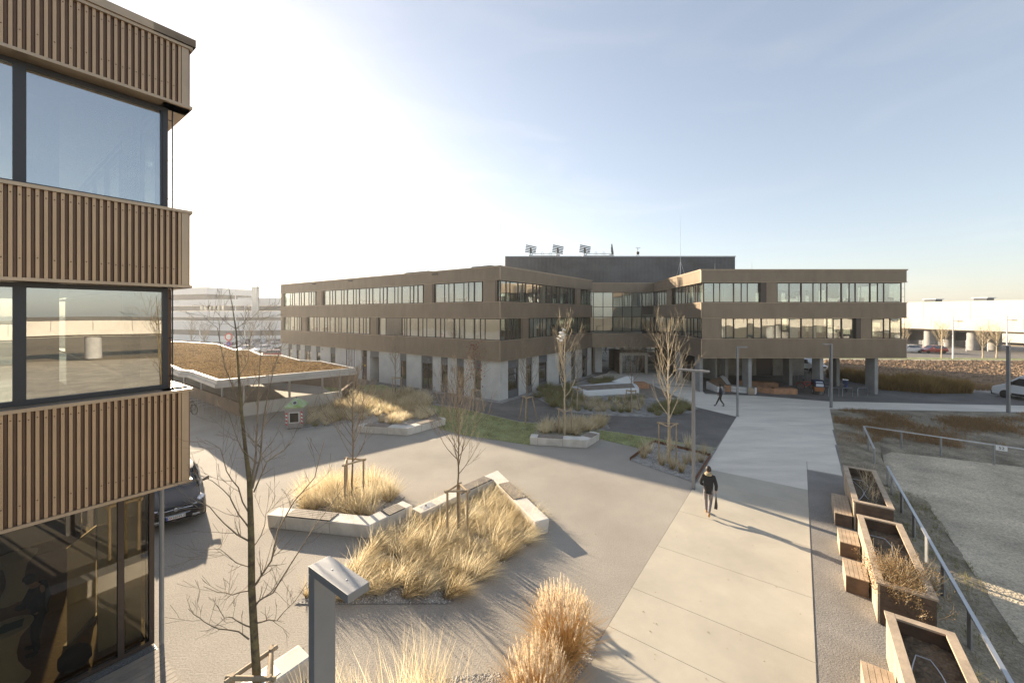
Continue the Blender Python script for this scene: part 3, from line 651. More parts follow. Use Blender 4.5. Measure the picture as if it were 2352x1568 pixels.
def hall():
    t = thing('dark_hall', (16, 60, 0), 'tall dark grey corrugated hall rising behind the glass entrance link', 'building')
    f = Fr((-.95, 58.2), (32.75, 58.2), (0, -1)); fe = Fr((32.75, 58.2), (33.2, 75), (1, 0)); fw = Fr((-.95, 58.2), (-1.4, 75), (-1, 0))
    for q in (f, fe, fw): ribs(q, 0, q.L, 0.03, 15.8, 0, .05, .2).build('cladding', [M['grey_rib'], M['grey_rib']], t)
    poly_slab(t, [(-.9, 58.3), (32.7, 58.3), (33.1, 75), (-1.35, 75)], 15.5, 15.7, M['roof'], 'roof')
    for q in (f, fe, fw): MB().box(-.08, q.L + .08, -.4, .08, 15.805, 15.95, q).build('parapet_cap', M['steel'], t)
    # white plant screen showing right of the roof edge
    MB().box(24.6, 32.4, 55.4, 57.9, 10.8, 12.15).build('plant_screen', M['white'], t)
    return t
hall()
# ---------------------------------------------------------------- near office building on the left
def near_building():
    t = thing('near_office', ut(2.0, -10.5), 'tall bronze corrugated office corner with wide windows beside the plaza entrance deck', 'building')
    E, A0 = 2.43, -9.27; NM = [M['rib'], M['valley']]
    fa = Fr(ut(E, A0), ut(-22, A0), N)                 # long face towards the plaza; s runs back past the viewpoint
    fe = Fr(ut(E, A0), ut(E, -24), U)                  # end face
    zb = [(4.41, 6.05), (8.03, 9.36), (11.37, 12.42)]
    for (z0, z1) in zb:
        band(t, fa, 0, fa.L, z0, z1, 0, .042, .084, .055, rec=.34, e0=.06, mats=NM, tm=M['trim']); band(t, fe, 0, fe.L, z0, z1, 0, .042, .084, .055, rec=.34, mats=NM, tm=M['trim'])
    for (z0, z1) in zb: MB().box(-.005, .10, -.06, .047, z0, z1, fa).build('corner_strip', M['trim'], t)
    for f in (fa, fe): MB().box(-.1, f.L, -.5, .10, 12.48, 12.62, f).build('parapet_cap', M['trim'], t)
    # rivets on the ribs
    for (z0, z1) in zb:
        mb = MB()
        for i in range(2, 60):
            s = (i + .53) * (fa.L / round(fa.L / .084))
            for z in (z0 + .28, z1 - .12) if i % 2 or i < 14 else (z1 - .12,):
                c = fa(s, .0425, z + (.0 if i % 3 else .02))
                mb.add([c + fa.u * .011 * math.cos(q) + ZV * .011 * math.sin(q) for q in [k * math.pi / 3 for k in range(6)]] + [c + fa.n * .007], [(k, (k + 1) % 6, 6) for k in range(6)])
        mb.build('rivets', M['valley'], t, recalc=True)['kind'] = 'stuff'
    for (z0, z1, gm) in ((9.42, 11.31, M['glass_near']), (6.11, 7.97, M['glass_near'])):
        es = [E - x for x in (.25,)]
        sp = lambda x: fa.px(x, -.23)
        s = sp(386); m1 = sp(45)
        window(t, fa, s, s + 16, z0, z1, [m1 + k * 2.0 for k in range(0, 8)], d=-.23, fw=.075, mw=.13, gm=gm, depth=.1, thick=())
        # blade fixings on the posts
        if z0 > 8: window(t, fe, .24, 13, z0, z1, [.24 + .35, 1.9, 3.6, 5.3, 7, 8.7, 10.4], d=-.23, fw=.07, mw=.09, gm=gm, depth=.1)
        rd = MB().tube([fa(.15, -.3, z0 - .05), fa(.15, -.3, z1 + .05)], .012, 5)
        for q in (.12, .5, .9): rd.tube([fa(.15, -.3, z0 + (z1 - z0) * q), fa(.32, -.3, z0 + (z1 - z0) * q)], .008, 4)
        rd.build('guide_rod', M['frame'], t)
    ribs(fe, .3, 13, 6.11, 7.97, -.2, .04, .084).build('cladding_panel', NM, t)
    # slabs, rooms, roof
    corners = lambda i: [ut(E - i, A0 - i), ut(E - i, -24), ut(-22, -24), ut(-22, A0 - i)]
    poly_slab(t, corners(.38), 4.38, 5.0, M['white_in']); poly_slab(t, corners(.38), 8.06, 8.45, M['white_in']); poly_slab(t, corners(.38), 11.40, 11.7, M['white_in']); poly_slab(t, corners(.12), 12.2, 12.35, M['roof'], 'roof')
    for (z0, z1) in ((5.01, 8.05), (8.46, 11.39)):
        MB().hexa([ut(-20, -17, z0), ut(-1.2, -17, z0), ut(-1.2, -17.2, z0), ut(-20, -17.2, z0)], [ut(-20, -17, z1), ut(-1.2, -17, z1), ut(-1.2, -17.2, z1), ut(-20, -17.2, z1)]).build('partition', M['white_in'], t)
        MB().box(0, .5, 0, .5, z0, z1, lambda x, y, z: ut(1.0 - x, -11.0 - y, z)).build('column', M['white_in'], t)
        MB().box(0, .15, 0, 6, z0, z1, lambda x, y, z: ut(-2.2 - x, -11.0 - y, z)).build('partition', M['white_in'], t)
        MB().box(0, .1, 0, .9, z0, z1, lambda x, y, z: ut(1.95 - x, -10.2 - y, z)).build('curtain', M['white_in'], t)
    # recessed shopfront on the ground floor
    fg = Fr(ut(2.5, -11.83), ut(-22, -11.83), N); fge = Fr(ut(2.5, -11.83), ut(2.5, -24), U)
    mm = fg.px(277, -.05)
    window(t, fg, .0, 18, .05, 4.36, [mm + k * 2.1 for k in range(0, 8)], d=0, fw=.085, mw=.10, gm=M['glass_shop'], fm=M['frame_b'], depth=.12, name='shopfront')
    window(t, fge, .12, 12, .05, 4.36, [2.2, 4.3, 6.4, 8.5], d=0, fw=.085, mw=.10, gm=M['glass_shop'], fm=M['frame_b'], depth=.12, name='shopfront')
    MB().tube([ut(2.60, -11.72, .0), ut(2.60, -11.72, 4.37)], .045, 8).build('downpipe', M['lampgrey'], t)
    poly_slab(t, [ut(2.35, -12.0), ut(2.35, -24), ut(-22, -24), ut(-22, -12.0)], .022, .05, M['parquet'], 'parquet_floor')
    MB().hexa([ut(-22, -19, .05), ut(2.2, -19, .05), ut(2.2, -19.2, .05), ut(-22, -19.2, .05)], [ut(-22, -19, 4.37), ut(2.2, -19, 4.37), ut(2.2, -19.2, 4.37), ut(-22, -19.2, 4.37)]).build('partition', M['conc_brown'], t)
    MB().box(0, .32, 0, .12, .05, 4.37, lambda x, y, z: ut(2.02 - x, -12.5 - y, z)).build('column', M['white_in'], t)
    MB().box(0, .26, 0, .12, .05, 4.37, lambda x, y, z: ut(2.38 - x, -12.35 - y, z)).build('curtain', M['white_in'], t)
    return t
M['parquet'] = mat('oak parquet', (.30, .17, .08), .35, var=.3, scale=6, stretch=(1.5, 8, 1))
near_building()
# grating and timber deck outside the shopfront
gr_ = MB()
for k in range(60): gr_.box(0, .22, 0, .012, .0, .02, lambda x, y, z, k=k: ut(2.5 - k * .09 - y, -11.80 + x, z + .006))
for x0 in (0, .07, .14, .21): gr_.box(x0, x0 + .01, 0, 5.4, .0, .02, lambda x, y, z: ut(2.5 - y, -11.80 + x, z + .008))
tag(gr_.build('drain_grate', M['steel']), 'narrow steel drain grating along the foot of the shopfront', 'grating')
dk = thing('timber_deck', ut(0, -10.6), 'grey timber deck boards in front of the shopfront', 'deck')
MB().box(0, 6.5, 0, 1.9, .004, .03, lambda x, y, z: ut(2.50 - x, -11.54 + y, z)).build('joist_base', M['wood_dark'], dk)
for k in range(13):
    y0 = -11.55 + k * .147
    MB().box(0, 6.5, 0, .137, .031, .06, lambda x, y, z: ut(2.53 - x, y0 + y, z)).build('board', M['deck'], dk)

# ---------------------------------------------------------------- bicycle shelter with planted roof
def shelter():
    t = thing('bike_shelter', g(552, 957), 'low flat roofed bicycle shelter with dry planted roof and concrete walls', 'shelter')
    zr = 3.1
    top = [g(x, y, zr) for x, y in ((500, 874), (816, 846), (741, 831), (690, 828), (646, 816), (604, 816), (573, 804), (540, 804), (500, 790), (400, 784), (300, 800), (416, 851), (436, 852))]
    cen = sum(top, Vector()) / len(top)
    MB().prism([(p.x, p.y) for p in top], zr - .5, zr - .12).build('roof_slab', M['conc_old'], t, recalc=True)
    ins = [p + (cen - p).normalized() * .38 for p in top]
    MB().sheet([(p.x, p.y) for p in ins], zr - .03).build('planted_roof', M['sedum'], t, recalc=True)
    global roof_poly; roof_poly = [(p.x, p.y) for p in ins]
    gb = MB()
    for i in range(len(top)): a, b = i, (i + 1) % len(top); gb.add([top[a], top[b], ins[b], ins[a]], [(0, 1, 2, 3)])
    for i in range(len(gb.v)): gb.v[i] = (gb.v[i][0], gb.v[i][1], zr - .035)
    gb.build('gravel_margin', M['gravel'], t, recalc=True)
    # stepped metal fascia
    n = len(top)
    for i in range(n):
        a, b = top[i], top[(i + 1) % n]; d = (b - a).normalized(); o = Vector((d.y, -d.x, 0)); o = o if o.dot(a - cen) > 0 else -o
        f = Fr(a, b, o)
        m = MB().box(-.02, f.L + .02, -.08, .05, zr - .24, zr + .03, f); m.box(-.06, f.L + .06, -.05, .16, zr - .46, zr - .245, f); m.box(-.02, f.L + .02, -.14, .03, zr + .031, zr + .05, f)
        m.build('metal_fascia', M['fascia'], t)
    # walls
    c = g(552, 957); rr = g(786, 924); ll = g(417, 879, .95); ll.z = 0
    fw1 = Fr(c, rr, (0, -1)); fw2 = Fr(c, ll, (-1, -1))
    k = 4
    for i in range(k): MB().box(fw1.L * i / k + .008, fw1.L * (i + 1) / k - .008, -.22, 0, .0, .95, fw1).build('wall_panel', M['conc'], t)
    for i in range(4): MB().box(fw2.L * i / 4 + .23 * (i == 0) + .008, fw2.L * (i + 1) / 4 - .008, -.22, 0, .0, .95, fw2).build('wall_panel', M['conc_brown'], t)
    for i in range(2): MB().box(fw1.L * i / 2 + .1, fw1.L * (i + 1) / 2 - .01, -.9, -.35, .0, .28, fw1).build('kerb_block', M['conc_old'], t)
    fbk = Fr(rr + Vector((-1.0, 5.5, 0)), ll + Vector((2.0, 7.5, 0)), (0, -1))
    MB().box(0, fbk.L, -.25, 0, .0, 2.2, fbk).build('back_wall', M['conc_brown'], t)
    fsd = Fr(rr + Vector((-.1, .2, 0)), rr + Vector((-1.0, 5.2, 0)), (1, 0)); MB().box(0, fsd.L, -.22, 0, .0, .95, fsd).build('wall_panel', M['conc_brown'], t)
    for p in [fw1(s, -.1, 0) for s in (.25, 3.2, 5.6, 7.0)] + [fw2(s, -.1, 0) for s in (4, 9, 14)]:
        MB().box(p.x - .06, p.x + .06, p.y - .06, p.y + .06, .95, zr - .52).build('post', M['steel'], t)
    return t
shelter()
# white vent box on the lawn edge
vb = thing('vent_box', g(806, 882), 'small white gabled vent box standing on the lawn edge', 'vent box')
p = g(806, 882)
MB().box(p.x - .62, p.x + .62, p.y - .5, p.y + .5, .0, .12).build('plinth', M['conc_old'], vb)
MB().box(p.x - .55, p.x + .55, p.y - .42, p.y + .42, .12, .72).build('louvre_body', M['white'], vb)
rf_ = MB().add([(p.x - .62, p.y - .5, .72), (p.x + .62, p.y - .5, .72), (p.x + .62, p.y + .5, .72), (p.x - .62, p.y + .5, .72), (p.x - .5, p.y, .98), (p.x + .5, p.y, .98)], [(0, 1, 5, 4), (1, 2, 5), (2, 3, 4, 5), (3, 0, 4), (3, 2, 1, 0)])
rf_.build('lid', M['white'], vb)
for k in range(4): MB().box(p.x - .45, p.x + .45, p.y - .45, p.y - .421, .2 + k * .12, .27 + k * .12).build('slat', M['alu'], vb)
# tall timber pole by the far end of the block
tp = g(706, 850); MB().tube([tp, tp + ZV * 4.4], [.2, .17], 10).build('timber_pole', M['wood'])
tag(bpy.data.objects['timber_pole'], 'thick upright timber pole beside the far end of the concrete ground floor', 'pole')

# ---------------------------------------------------------------- viaduct, white warehouse, far buildings
def viaduct():
    t = thing('viaduct', (92, 80, 0), 'concrete road viaduct on round piers crossing beyond the ploughed field', 'bridge')
    line = [Vector(p) for p in ((96, 150, 0), (92.5, 110, 0), (91.7, 92, 0), (93, 72, 0), (91, 45, 0), (84, 10, 0), (70, -30, 0), (48, -70, 0))]
    for i in range(len(line) - 1):
        a, b = line[i], line[i + 1]; f = Fr(a, b, (-1, .2))
        n = max(2, int(f.L / 4.2))
        for k in range(n): MB().box(f.L * k / n + .03, f.L * (k + 1) / n - .03, -.25, .0, 4.75, 6.4, f).build('parapet_panel', M['via'], t)
        MB().box(0, f.L, -9, -.02, 4.1, 4.74, f).build('deck', M['via'], t); MB().box(0, f.L, -8.4, -.9, 3.75, 4.09, f).build('girder', M['conc_old'], t)
        if i in (1, 2): MB().box(0, f.L * (1 if i == 1 else .45), -8.3, -7.9, .0, 3.74, f).build('abutment_wall', M['panel'], t)
        for s in ([f.L * .15, f.L * .55] if f.L < 30 else [f.L * .1, f.L * .4, f.L * .7]):
            for d in (-2.2, -6.8): q = f(s, d, 0); MB().cyl(q, 1.0, 1.0, .0, 3.74, 20).build('pier', M['conc_col'], t, smooth=40)
    return t
M['via'] = mat('pale bridge concrete', (.52, .48, .41), .85, var=.08, scale=.4, bump=.1, bscale=4)
viaduct()
def warehouse():
    t = thing('warehouse', (124, 108, 0), 'long white panelled warehouse with flat roof beyond the viaduct', 'building')
    f = Fr((117, 150), (140, 60), (-1, 0))
    for z0, z1 in ((.0, 2.2), (2.22, 4.4), (4.42, 6.6), (6.62, 8.8), (8.82, 11.0)):
        n = 9
        for k in range(n): MB().box(f.L * k / n + .03, f.L * (k + 1) / n - .03, -.3, 0, z0, z1, f).build('wall_panel', M['ware'], t)
    MB().box(0, f.L, -40, -.31, 10.6, 10.9, f).build('roof', M['roof'], t)
    for s in range(8, int(f.L), 11): MB().box(s, s + 2.6, -5, -2, 10.9, 11.75, f).build('roof_vent', M['panel'], t); MB().box(s - .3, s + 2.9, -5.3, -1.7, 11.76, 11.95, f).build('vent_cap', M['white'], t)
    return t
M['ware'] = mat('cream sheet wall', (.60, .57, .51), .6, var=.06, scale=.3)
warehouse()
def far_left():
    t = thing('white_office', (-70, 108, 0), 'white banded office complex with grey window strips beyond the car park', 'building')
    a, b, c = gd(330, 118), gd(520, 104), gd(780, 112)
    for k, (p, q) in enumerate(((a, b), (b, c))):
        f = Fr(p, q, (0, -1))
        for (z0, z1, m) in ((.0, 1.6, 'white'), (1.62, 3.0, 'panel'), (3.02, 5.6, 'white'), (5.62, 6.5, 'panel'), (6.52, 8.2, 'white'), (8.22, 9.6, 'panel'), (9.62, 11.3, 'white')):
            MB().box(0, f.L, -.4, -.1 if m == 'panel' else 0, z0, z1, f).build('facade_band', M[m], t)
            if m == 'panel' and z0 > 8 and k == 0:
                for s in range(6): MB().box(f.L - 11 + s * 1.8, f.L - 10 + s * 1.8, -.095, -.06, z0 + .2, z1 - .1, f).build('window', M['glass'], t)
        MB().box(0, f.L, -25, -.41, 10.7, 11.0, f).build('roof', M['roof'], t)
    f = Fr(gd(380, 118), gd(474, 112), (0, -1))
    for (z0, z1, m) in ((11.0, 13.0, 'panel'), (13.02, 15.0, 'white')): MB().box(0, f.L, -14, -.1 if m == 'panel' else 0, z0, z1, f).build('upper_storey', M[m], t)
    for x in (580, 584.5, 589, 593): q = gd(x, 104); MB().tube([q + ZV * 6.5, q + ZV * 14.6], .22, 8).build('flue', M['alu'], t, smooth=40)
    for x, w in ((555, 2.5), (615, 4.0)): q = gd(x, 112); MB().box(q.x - w, q.x + w, 114, 118, 11.0, 12.1).build('roof_unit', M['white'], t)
    return t
far_left()
# ---------------------------------------------------------------- cast stone benches
def bench(name, pts, w, side, label, woods=(), plates=(), h=.47):
    """chevron bench: ground line of its front, width w to the given side, tapered foot, bevelled"""
    pts = [Vector((p[0], p[1], 0)) for p in pts]; root = thing(name, pts[len(pts) // 2], label, 'bench', 'cast stone benches around the plaza')
    def off(d):
        out = []
        for i, p in enumerate(pts):
            ns = []
            for a, b in ((i - 1, i), (i, i + 1)):
                if a >= 0 and b < len(pts): q = (pts[b] - pts[a]).normalized(); ns.append(Vector((-q.y, q.x, 0)) * side)
            if len(ns) == 1: out.append(p + ns[0] * d)
            else: m_ = (ns[0] + ns[1]).normalized(); out.append(p + m_ * d / max(.3, m_.dot(ns[0])))
        return out
    fb, ft, bt, bb = off(.05), off(0), off(w), off(w - .05)
    n = len(pts)
    sec = [(fb, .0), (ft, h), (bt, h), (bb, .0)]
    vs = [(q[i].x, q[i].y, z) for i in range(n) for q, z in sec]
    fs = [(i * 4 + k, i * 4 + (k + 1) % 4, (i + 1) * 4 + (k + 1) % 4, (i + 1) * 4 + k) for i in range(n - 1) for k in range(4)] + [(0, 1, 2, 3), tuple((n - 1) * 4 + k for k in (3, 2, 1, 0))]
    body = MB().add(vs, fs).build('body', M['conc_white'], root, recalc=True, bevel=.035)
    for (seg, a, b) in woods:
        p, q = ft[seg], ft[seg + 1]; d = (q - p).normalized(); o = Vector((-d.y, d.x, 0)) * side
        L = (q - p).length; ns = 5; sw = (w - .06) / ns
        MB().box(a * L - .015, b * L + .015, .012, w - .012, h - .012, h + .004, lambda x, y, z: p + d * x + o * y + ZV * z).build('seat_recess', M['frame_b'], root)
        for k in range(ns):
            MB().box(a * L, b * L, .03 + k * sw, .03 + k * sw + sw - .018, h + .005, h + .03, lambda x, y, z: p + d * x + o * y + ZV * z).build('slat', M['deck'], root)
    for (seg, a, b) in plates:
        p, q = ft[seg], ft[seg + 1]; d = (q - p).normalized(); o = Vector((-d.y, d.x, 0)) * side; L = (q - p).length
        pl_ = MB().box(a * L, b * L, .12, w - .12, h + .0005, h + .008, lambda x, y, z: p + d * x + o * y + ZV * z).build('cover_plate', M['alu'], root)
        c = p + d * (a + (b - a) * .4) * L + o * w * .45
        MB().lathe([(.012, .0), (.03, .02), (.03, .045), (.0, .05)], 8, (c.x, c.y, h + .009)).build('knob', M['black'], pl_)
    # joints
    for seg, a in [(s_, x) for (s_, x0, x1) in woods for x in (x0, x1)]:
        p, q = fb[seg], fb[seg + 1]; p2 = ft[seg]; d = (q - p).normalized(); L = (ft[seg + 1] - ft[seg]).length; o = Vector((-d.y, d.x, 0)) * side
        c = ft[seg] + d * a * L
        MB().add([c - d * .006 - o * .002 + ZV * (h - .04), c + d * .006 - o * .002 + ZV * (h - .04), c + d * .006 + o * .048 + ZV * .02, c - d * .006 + o * .048 + ZV * .02], [(0, 1, 2, 3)]).build('joint', M['conc_brown'], root)
    return root
bench('stone_bench', [g(613, 1213), g(848, 1239), g(948, 1189)], .58, 1, 'white cast stone chevron bench around straw grass and a staked tree near the car', [(0, .18, .62), (1, .45, .82)])
bench('stone_bench', [g(820, 994), g(936, 1001), g(1024, 976)], .62, 1, 'white cast stone chevron bench at the lawn corner in front of low feathery grass', [(0, .14, .60), (1, .35, .90)])
bench('stone_bench', [g(1217, 1022), g(1348, 1030), g(1378, 1012)], .62, 1, 'white cast stone chevron bench below the lawn with a staked tree behind it', [(0, .14, .58), (1, .35, .8)])
bench('stone_bench', [g(946, 1197), g(1143, 1103), g(1262, 1222)], .55, -1, 'long white cast stone bench folded around the point of the big feather grass bed', [(0, .42, .80), (1, .3, .62)], [(0, .05, .16)])
e5 = g(686, 1478, .47); e5.z = 0
bench('stone_bench', [e5 + N * .52, e5 + N * .52 - U * 3.0], .52, -1, 'white cast stone bench with metal cover plate beside the tall bare tree', [], [(0, .18, .42)])
# white lounging platform in the island bed
pf = [g(1296, 905), g(1335, 914), g(1480, 902), g(1478, 893), g(1395, 888), g(1300, 897)]
lp = thing('lounge_platform', g(1390, 905), 'low white lounging platform with grey wood top and raised back in the island bed', 'platform')
pb = [g(x, y) for x, y in ((1312, 899), (1340, 911), (1468, 903), (1460, 891), (1420, 887))]
MB().prism([(p.x, p.y) for p in pb], 0, .5).build('body', M['white'], lp, recalc=True, bevel=.03)
cc = sum(pb, Vector()) / len(pb)
pt_ = [cc + (p - cc) * .86 for p in pb]
A_, B_, C_, D_, E_ = pt_
for k in range(9):
    q0, q1 = k / 9 + .006, (k + 1) / 9 - .006
    le = lambda a, b, q: a + (b - a) * q
    a0, a1 = le(A_, B_, q0), le(A_, B_, q1); b0, b1 = le(D_, C_, q0), le(D_, C_, q1)
    MB().hexa([p + ZV * .503 for p in (a0, b0, b1, a1)], [p + ZV * .528 for p in (a0, b0, b1, a1)]).build('board', M['deck'], lp, recalc=True)
f = Fr(pb[3], pb[4], (0, 1)); MB().add([f(.2, -.05, .5), f(2.4, -.05, .5), f(.9, -.05, 1.15), f(.2, -.05, 1.15), f(.2, -.4, .5), f(2.4, -.4, .5), f(.9, -.3, 1.15), f(.2, -.3, 1.15)], [(0, 1, 2, 3), (7, 6, 5, 4), (0, 4, 5, 1), (1, 5, 6, 2), (2, 6, 7, 3), (3, 7, 4, 0)]).build('backrest', M['white'], lp, recalc=True, bevel=.03)
# timber deck and low box next to it
dk2 = thing('timber_deck', g(1510, 905), 'striped timber deck beside the white lounging platform at the forecourt', 'deck')
dp = [g(1464, 914), g(1560, 914), g(1492, 882), g(1462, 884)]
for k in range(22):
    q0, q1 = k / 22 + .006, (k + 1) / 22 - .006; le = lambda a, b, q: a + (b - a) * q
    a0, a1 = le(dp[0], dp[1], q0), le(dp[0], dp[1], q1); b0, b1 = le(dp[3], dp[2], q0), le(dp[3], dp[2], q1)
    MB().hexa([p + ZV * .01 for p in (a0, b0, b1, a1)], [p + ZV * .045 for p in (a0, b0, b1, a1)]).build('board', M['deck'], dk2, recalc=True)
wb = g(1470, 893); tag(MB().box(wb.x - .5, wb.x + .9, wb.y - .1, wb.y + 1.6, .046, .5).build('timber_box', M['larch'], bevel=.01), 'reddish timber seat box on the striped deck behind the white platform', 'seat')

# ---------------------------------------------------------------- timber planters and seat boxes along the walkway
def planter(t0, label):
    W, Ln, Hh = 1.0, 3.98, 1.0; root = thing('planter', ut(t0, 1.52), label, 'planter', 'raised timber planters beside the walkway')
    P = lambda x, y, z: ut(t0 + y, 1.52 + x, z)
    for k in range(6):
        z0, z1 = .02 + k * .158, .02 + (k + 1) * .158 - .006
        MB().box(0, .045, 0, Ln, z0, z1, P).build('plank', M['wood_pale'], root); MB().box(W - .045, W, 0, Ln, z0, z1, P).build('plank', M['wood_dark'], root)  # planks pale on the walkway side, dark on the other three
        MB().box(.046, W - .046, 0, .045, z0, z1, P).build('plank', M['wood_dark'], root); MB().box(.046, W - .046, Ln - .045, Ln, z0, z1, P).build('plank', M['wood_dark'], root)
    MB().box(-.03, .13, -.03, Ln + .03, Hh - .025, Hh + .02, P).build('rim_board', M['wood_pale'], root); MB().box(W - .13, W + .03, -.03, Ln + .03, Hh - .025, Hh + .02, P).build('rim_board', M['wood_pale'], root)
    MB().box(.132, W - .132, -.03, .13, Hh - .025, Hh + .018, P).build('rim_board', M['wood_pale'], root); MB().box(.132, W - .132, Ln - .13, Ln + .03, Hh - .025, Hh + .018, P).build('rim_board', M['wood_pale'], root)
    r = random.Random(int(t0 * 10)); nx, ny = 8, 30
    vs = [P(.047 + (W - .094) * i / nx, .047 + (Ln - .094) * j / ny, .66 + r.uniform(-.03, .04)) for j in range(ny + 1) for i in range(nx + 1)]
    MB().add(vs, [(j * (nx + 1) + i, j * (nx + 1) + i + 1, (j + 1) * (nx + 1) + i + 1, (j + 1) * (nx + 1) + i) for j in range(ny) for i in range(nx)]).build('soil', M['soil'], root, recalc=True)
    hs_ = [P(.3 + .14 * math.sin(q * 5.1 + t0), .9 + 2.4 * q, .72) for q in [k / 24 for k in range(25)]] + [P(.55 + .1 * math.sin(q * 6), 3.3 - 2.0 * q, .72) for q in [k / 20 for k in range(21)]]
    MB().tube(hs_, .012, 5).build('irrigation_hose', M['alu'], root)
    return root
planter(18.08, 'far raised timber planter with thin bare stalks beside the meadow end of the walkway')
planter(12.96, 'raised timber planter with a bushy rusty shrub at its near end')
planter(7.79, 'raised timber planter holding bare soil and a hose with only low moss')
def seatbox(t0, L, label):
    root = thing('seat_box', ut(t0, 1.02), label, 'seat', 'timber seat boxes in front of the planters'); P = lambda x, y, z: ut(t0 + y, 1.0 + x, z)
    MB().box(.02, .47, .02, L - .02, .0, .42, P).build('body', M['wood_dark'], root)
    MB().box(.0, .019, .0, L, .005, .43, P).build('side_panel', M['wood_pale'], root)
    n = 5
    for k in range(n): MB().box(k * .098, k * .098 + .09, 0, L, .431, .455, P).build('slat', M['wood_pale'], root)
    return root
seatbox(18.1, 1.9, 'long timber seat box against the far planter')
seatbox(15.9, 1.0, 'timber seat box at the far end of the planter with the rusty shrub')
seatbox(13.95, .95, 'timber seat box at the near end of the planter with the rusty shrub')
seatbox(9.75, .95, 'timber seat box against the planter of bare soil')

# ---------------------------------------------------------------- handrails
def rail(name, pts, posts, label, zg, sign=None):
    root = thing(name, (pts[0].x, pts[0].y, zg(pts[0])), label, 'handrail', 'steel handrails around the gravel lot')
    for i in range(len(pts) - 1):
        f = Fr(pts[i], pts[i + 1], (1, 0)); z = pts[i].z
        MB().box(-.03, f.L + .03, -.04, .04, z - .03, z + .02, f).build('rail', M['alu'], root)
    for p in posts: b = zg(p); MB().box(p.x - .025, p.x + .025, p.y - .04, p.y + .04, b - .1, pts[0].z - .031).build('post', M['steel'], root)
    return root
r1 = [ut(24.1, 3.15, .7), ut(5.0, 3.15, .7)]
rail('handrail', r1, [ut(t, 3.15) for t in (24.0, 23.0, 21.0, 19.0, 17.3, 15.6, 13.5, 11.4, 9.3, 7.2)], 'long straight steel handrail running beside the timber planters', lambda p: -.17)
A_, B_, C_ = g(1984, 978, .7), g(2008, 1030, .7), g(2420, 1041, .7)
rl = rail('handrail', [B_, A_, C_], [B_, A_ + (B_ - A_) * .5, A_] + [A_ + (C_ - A_) * q for q in (.235, .46, .73, .98)], 'angled steel handrail with the number plate at the far edge of the gravel lot', lambda p: -.25)
def text_mesh(name, s, size, m, parent, origin, right, up, ext=.002, align='CENTER'):
    cu = bpy.data.curves.new(name, 'FONT'); cu.body = s; cu.size = size; cu.align_x = align; cu.align_y = 'CENTER'; cu.extrude = ext
    o = bpy.data.objects.new(name, cu); col.objects.link(o)
    dg = bpy.context.evaluated_depsgraph_get(); me = bpy.data.meshes.new_from_object(o.evaluated_get(dg)); bpy.data.objects.remove(o)
    r = Vector(right).normalized(); u = Vector(up).normalized(); n = r.cross(u)
    mm = Matrix(((r.x, u.x, n.x, origin[0]), (r.y, u.y, n.y, origin[1]), (r.z, u.z, n.z, origin[2]), (0, 0, 0, 1)))
    me.transform(mm); me.materials.clear(); me.materials.append(m); return put(name, me, parent)
sp = g(2300, 1027, .68); fS = Fr(A_, C_, (0, -1))
pl52 = MB().box(-.19, .19, .045, .055, .52, .76, lambda x, y, z: sp + fS.u * x + fS.n * y + ZV * (z - sp.z)).build('number_plate', M['white'], rl)
text_mesh('number', '52', .2, M['black'], pl52, sp + fS.n * .058 + ZV * (.64 - sp.z), fS.u, ZV)

# ---------------------------------------------------------------- lamps
def lamp(p, d, double, label, h=5.1, L=.61):
    d = Vector((d[0], d[1], 0)).normalized(); o = Vector((-d.y, d.x, 0)); root = thing('lamp_post', p, label, 'lamp post', 'flat headed grey lamp posts')
    P = lambda x, y, z: Vector((p[0], p[1], 0)) + d * x + o * y + ZV * z
    MB().box(-.055, .055, -.105, .105, .0, h - .076, P).build('post', M['lampgrey'], root, bevel=.006)
    hd = MB().box(-L if double else -.055, L, -.105, .105, h - .075, h, P).build('lamp_head', M['lampgrey'], root, bevel=.005)
    MB().box(.1, L - .06, -.08, .08, h - .079, h - .0752, P).build('diffuser', M['white'], hd)
    MB().box(-.09, .09, -.14, .14, .0, .02, P).build('base_plate', M['steel'], root)
    for x in (.18, .42): c = P(x, .0, h); MB().lathe([(.008, 0), (.008, .004), (.0, .005)], 8, tuple(c)).build('bolt', M['steel'], hd)
    return root
pn = (g(709, 1300, 5.1) + g(756, 1274, 5.1)) / 2; pn.z = 0
lamp(pn + N * .055, N, False, 'near grey lamp post with a flat one sided head above the big grass bed')
lamp(g(1593, 1122), N, True, 'T shaped grey lamp post at the edge of the walkway beside the walking person')
lamp(g(1694, 956), (.96, -.28), False, 'slim one sided lamp post at the meeting of dark path and forecourt')
lamp(g(1909, 936), (-1, .1), False, 'one sided lamp post at the corner of the dry meadow and cross path')
lamp(g(2316, 948), (-1, .1), False, 'one sided lamp post standing in front of the white delivery van')

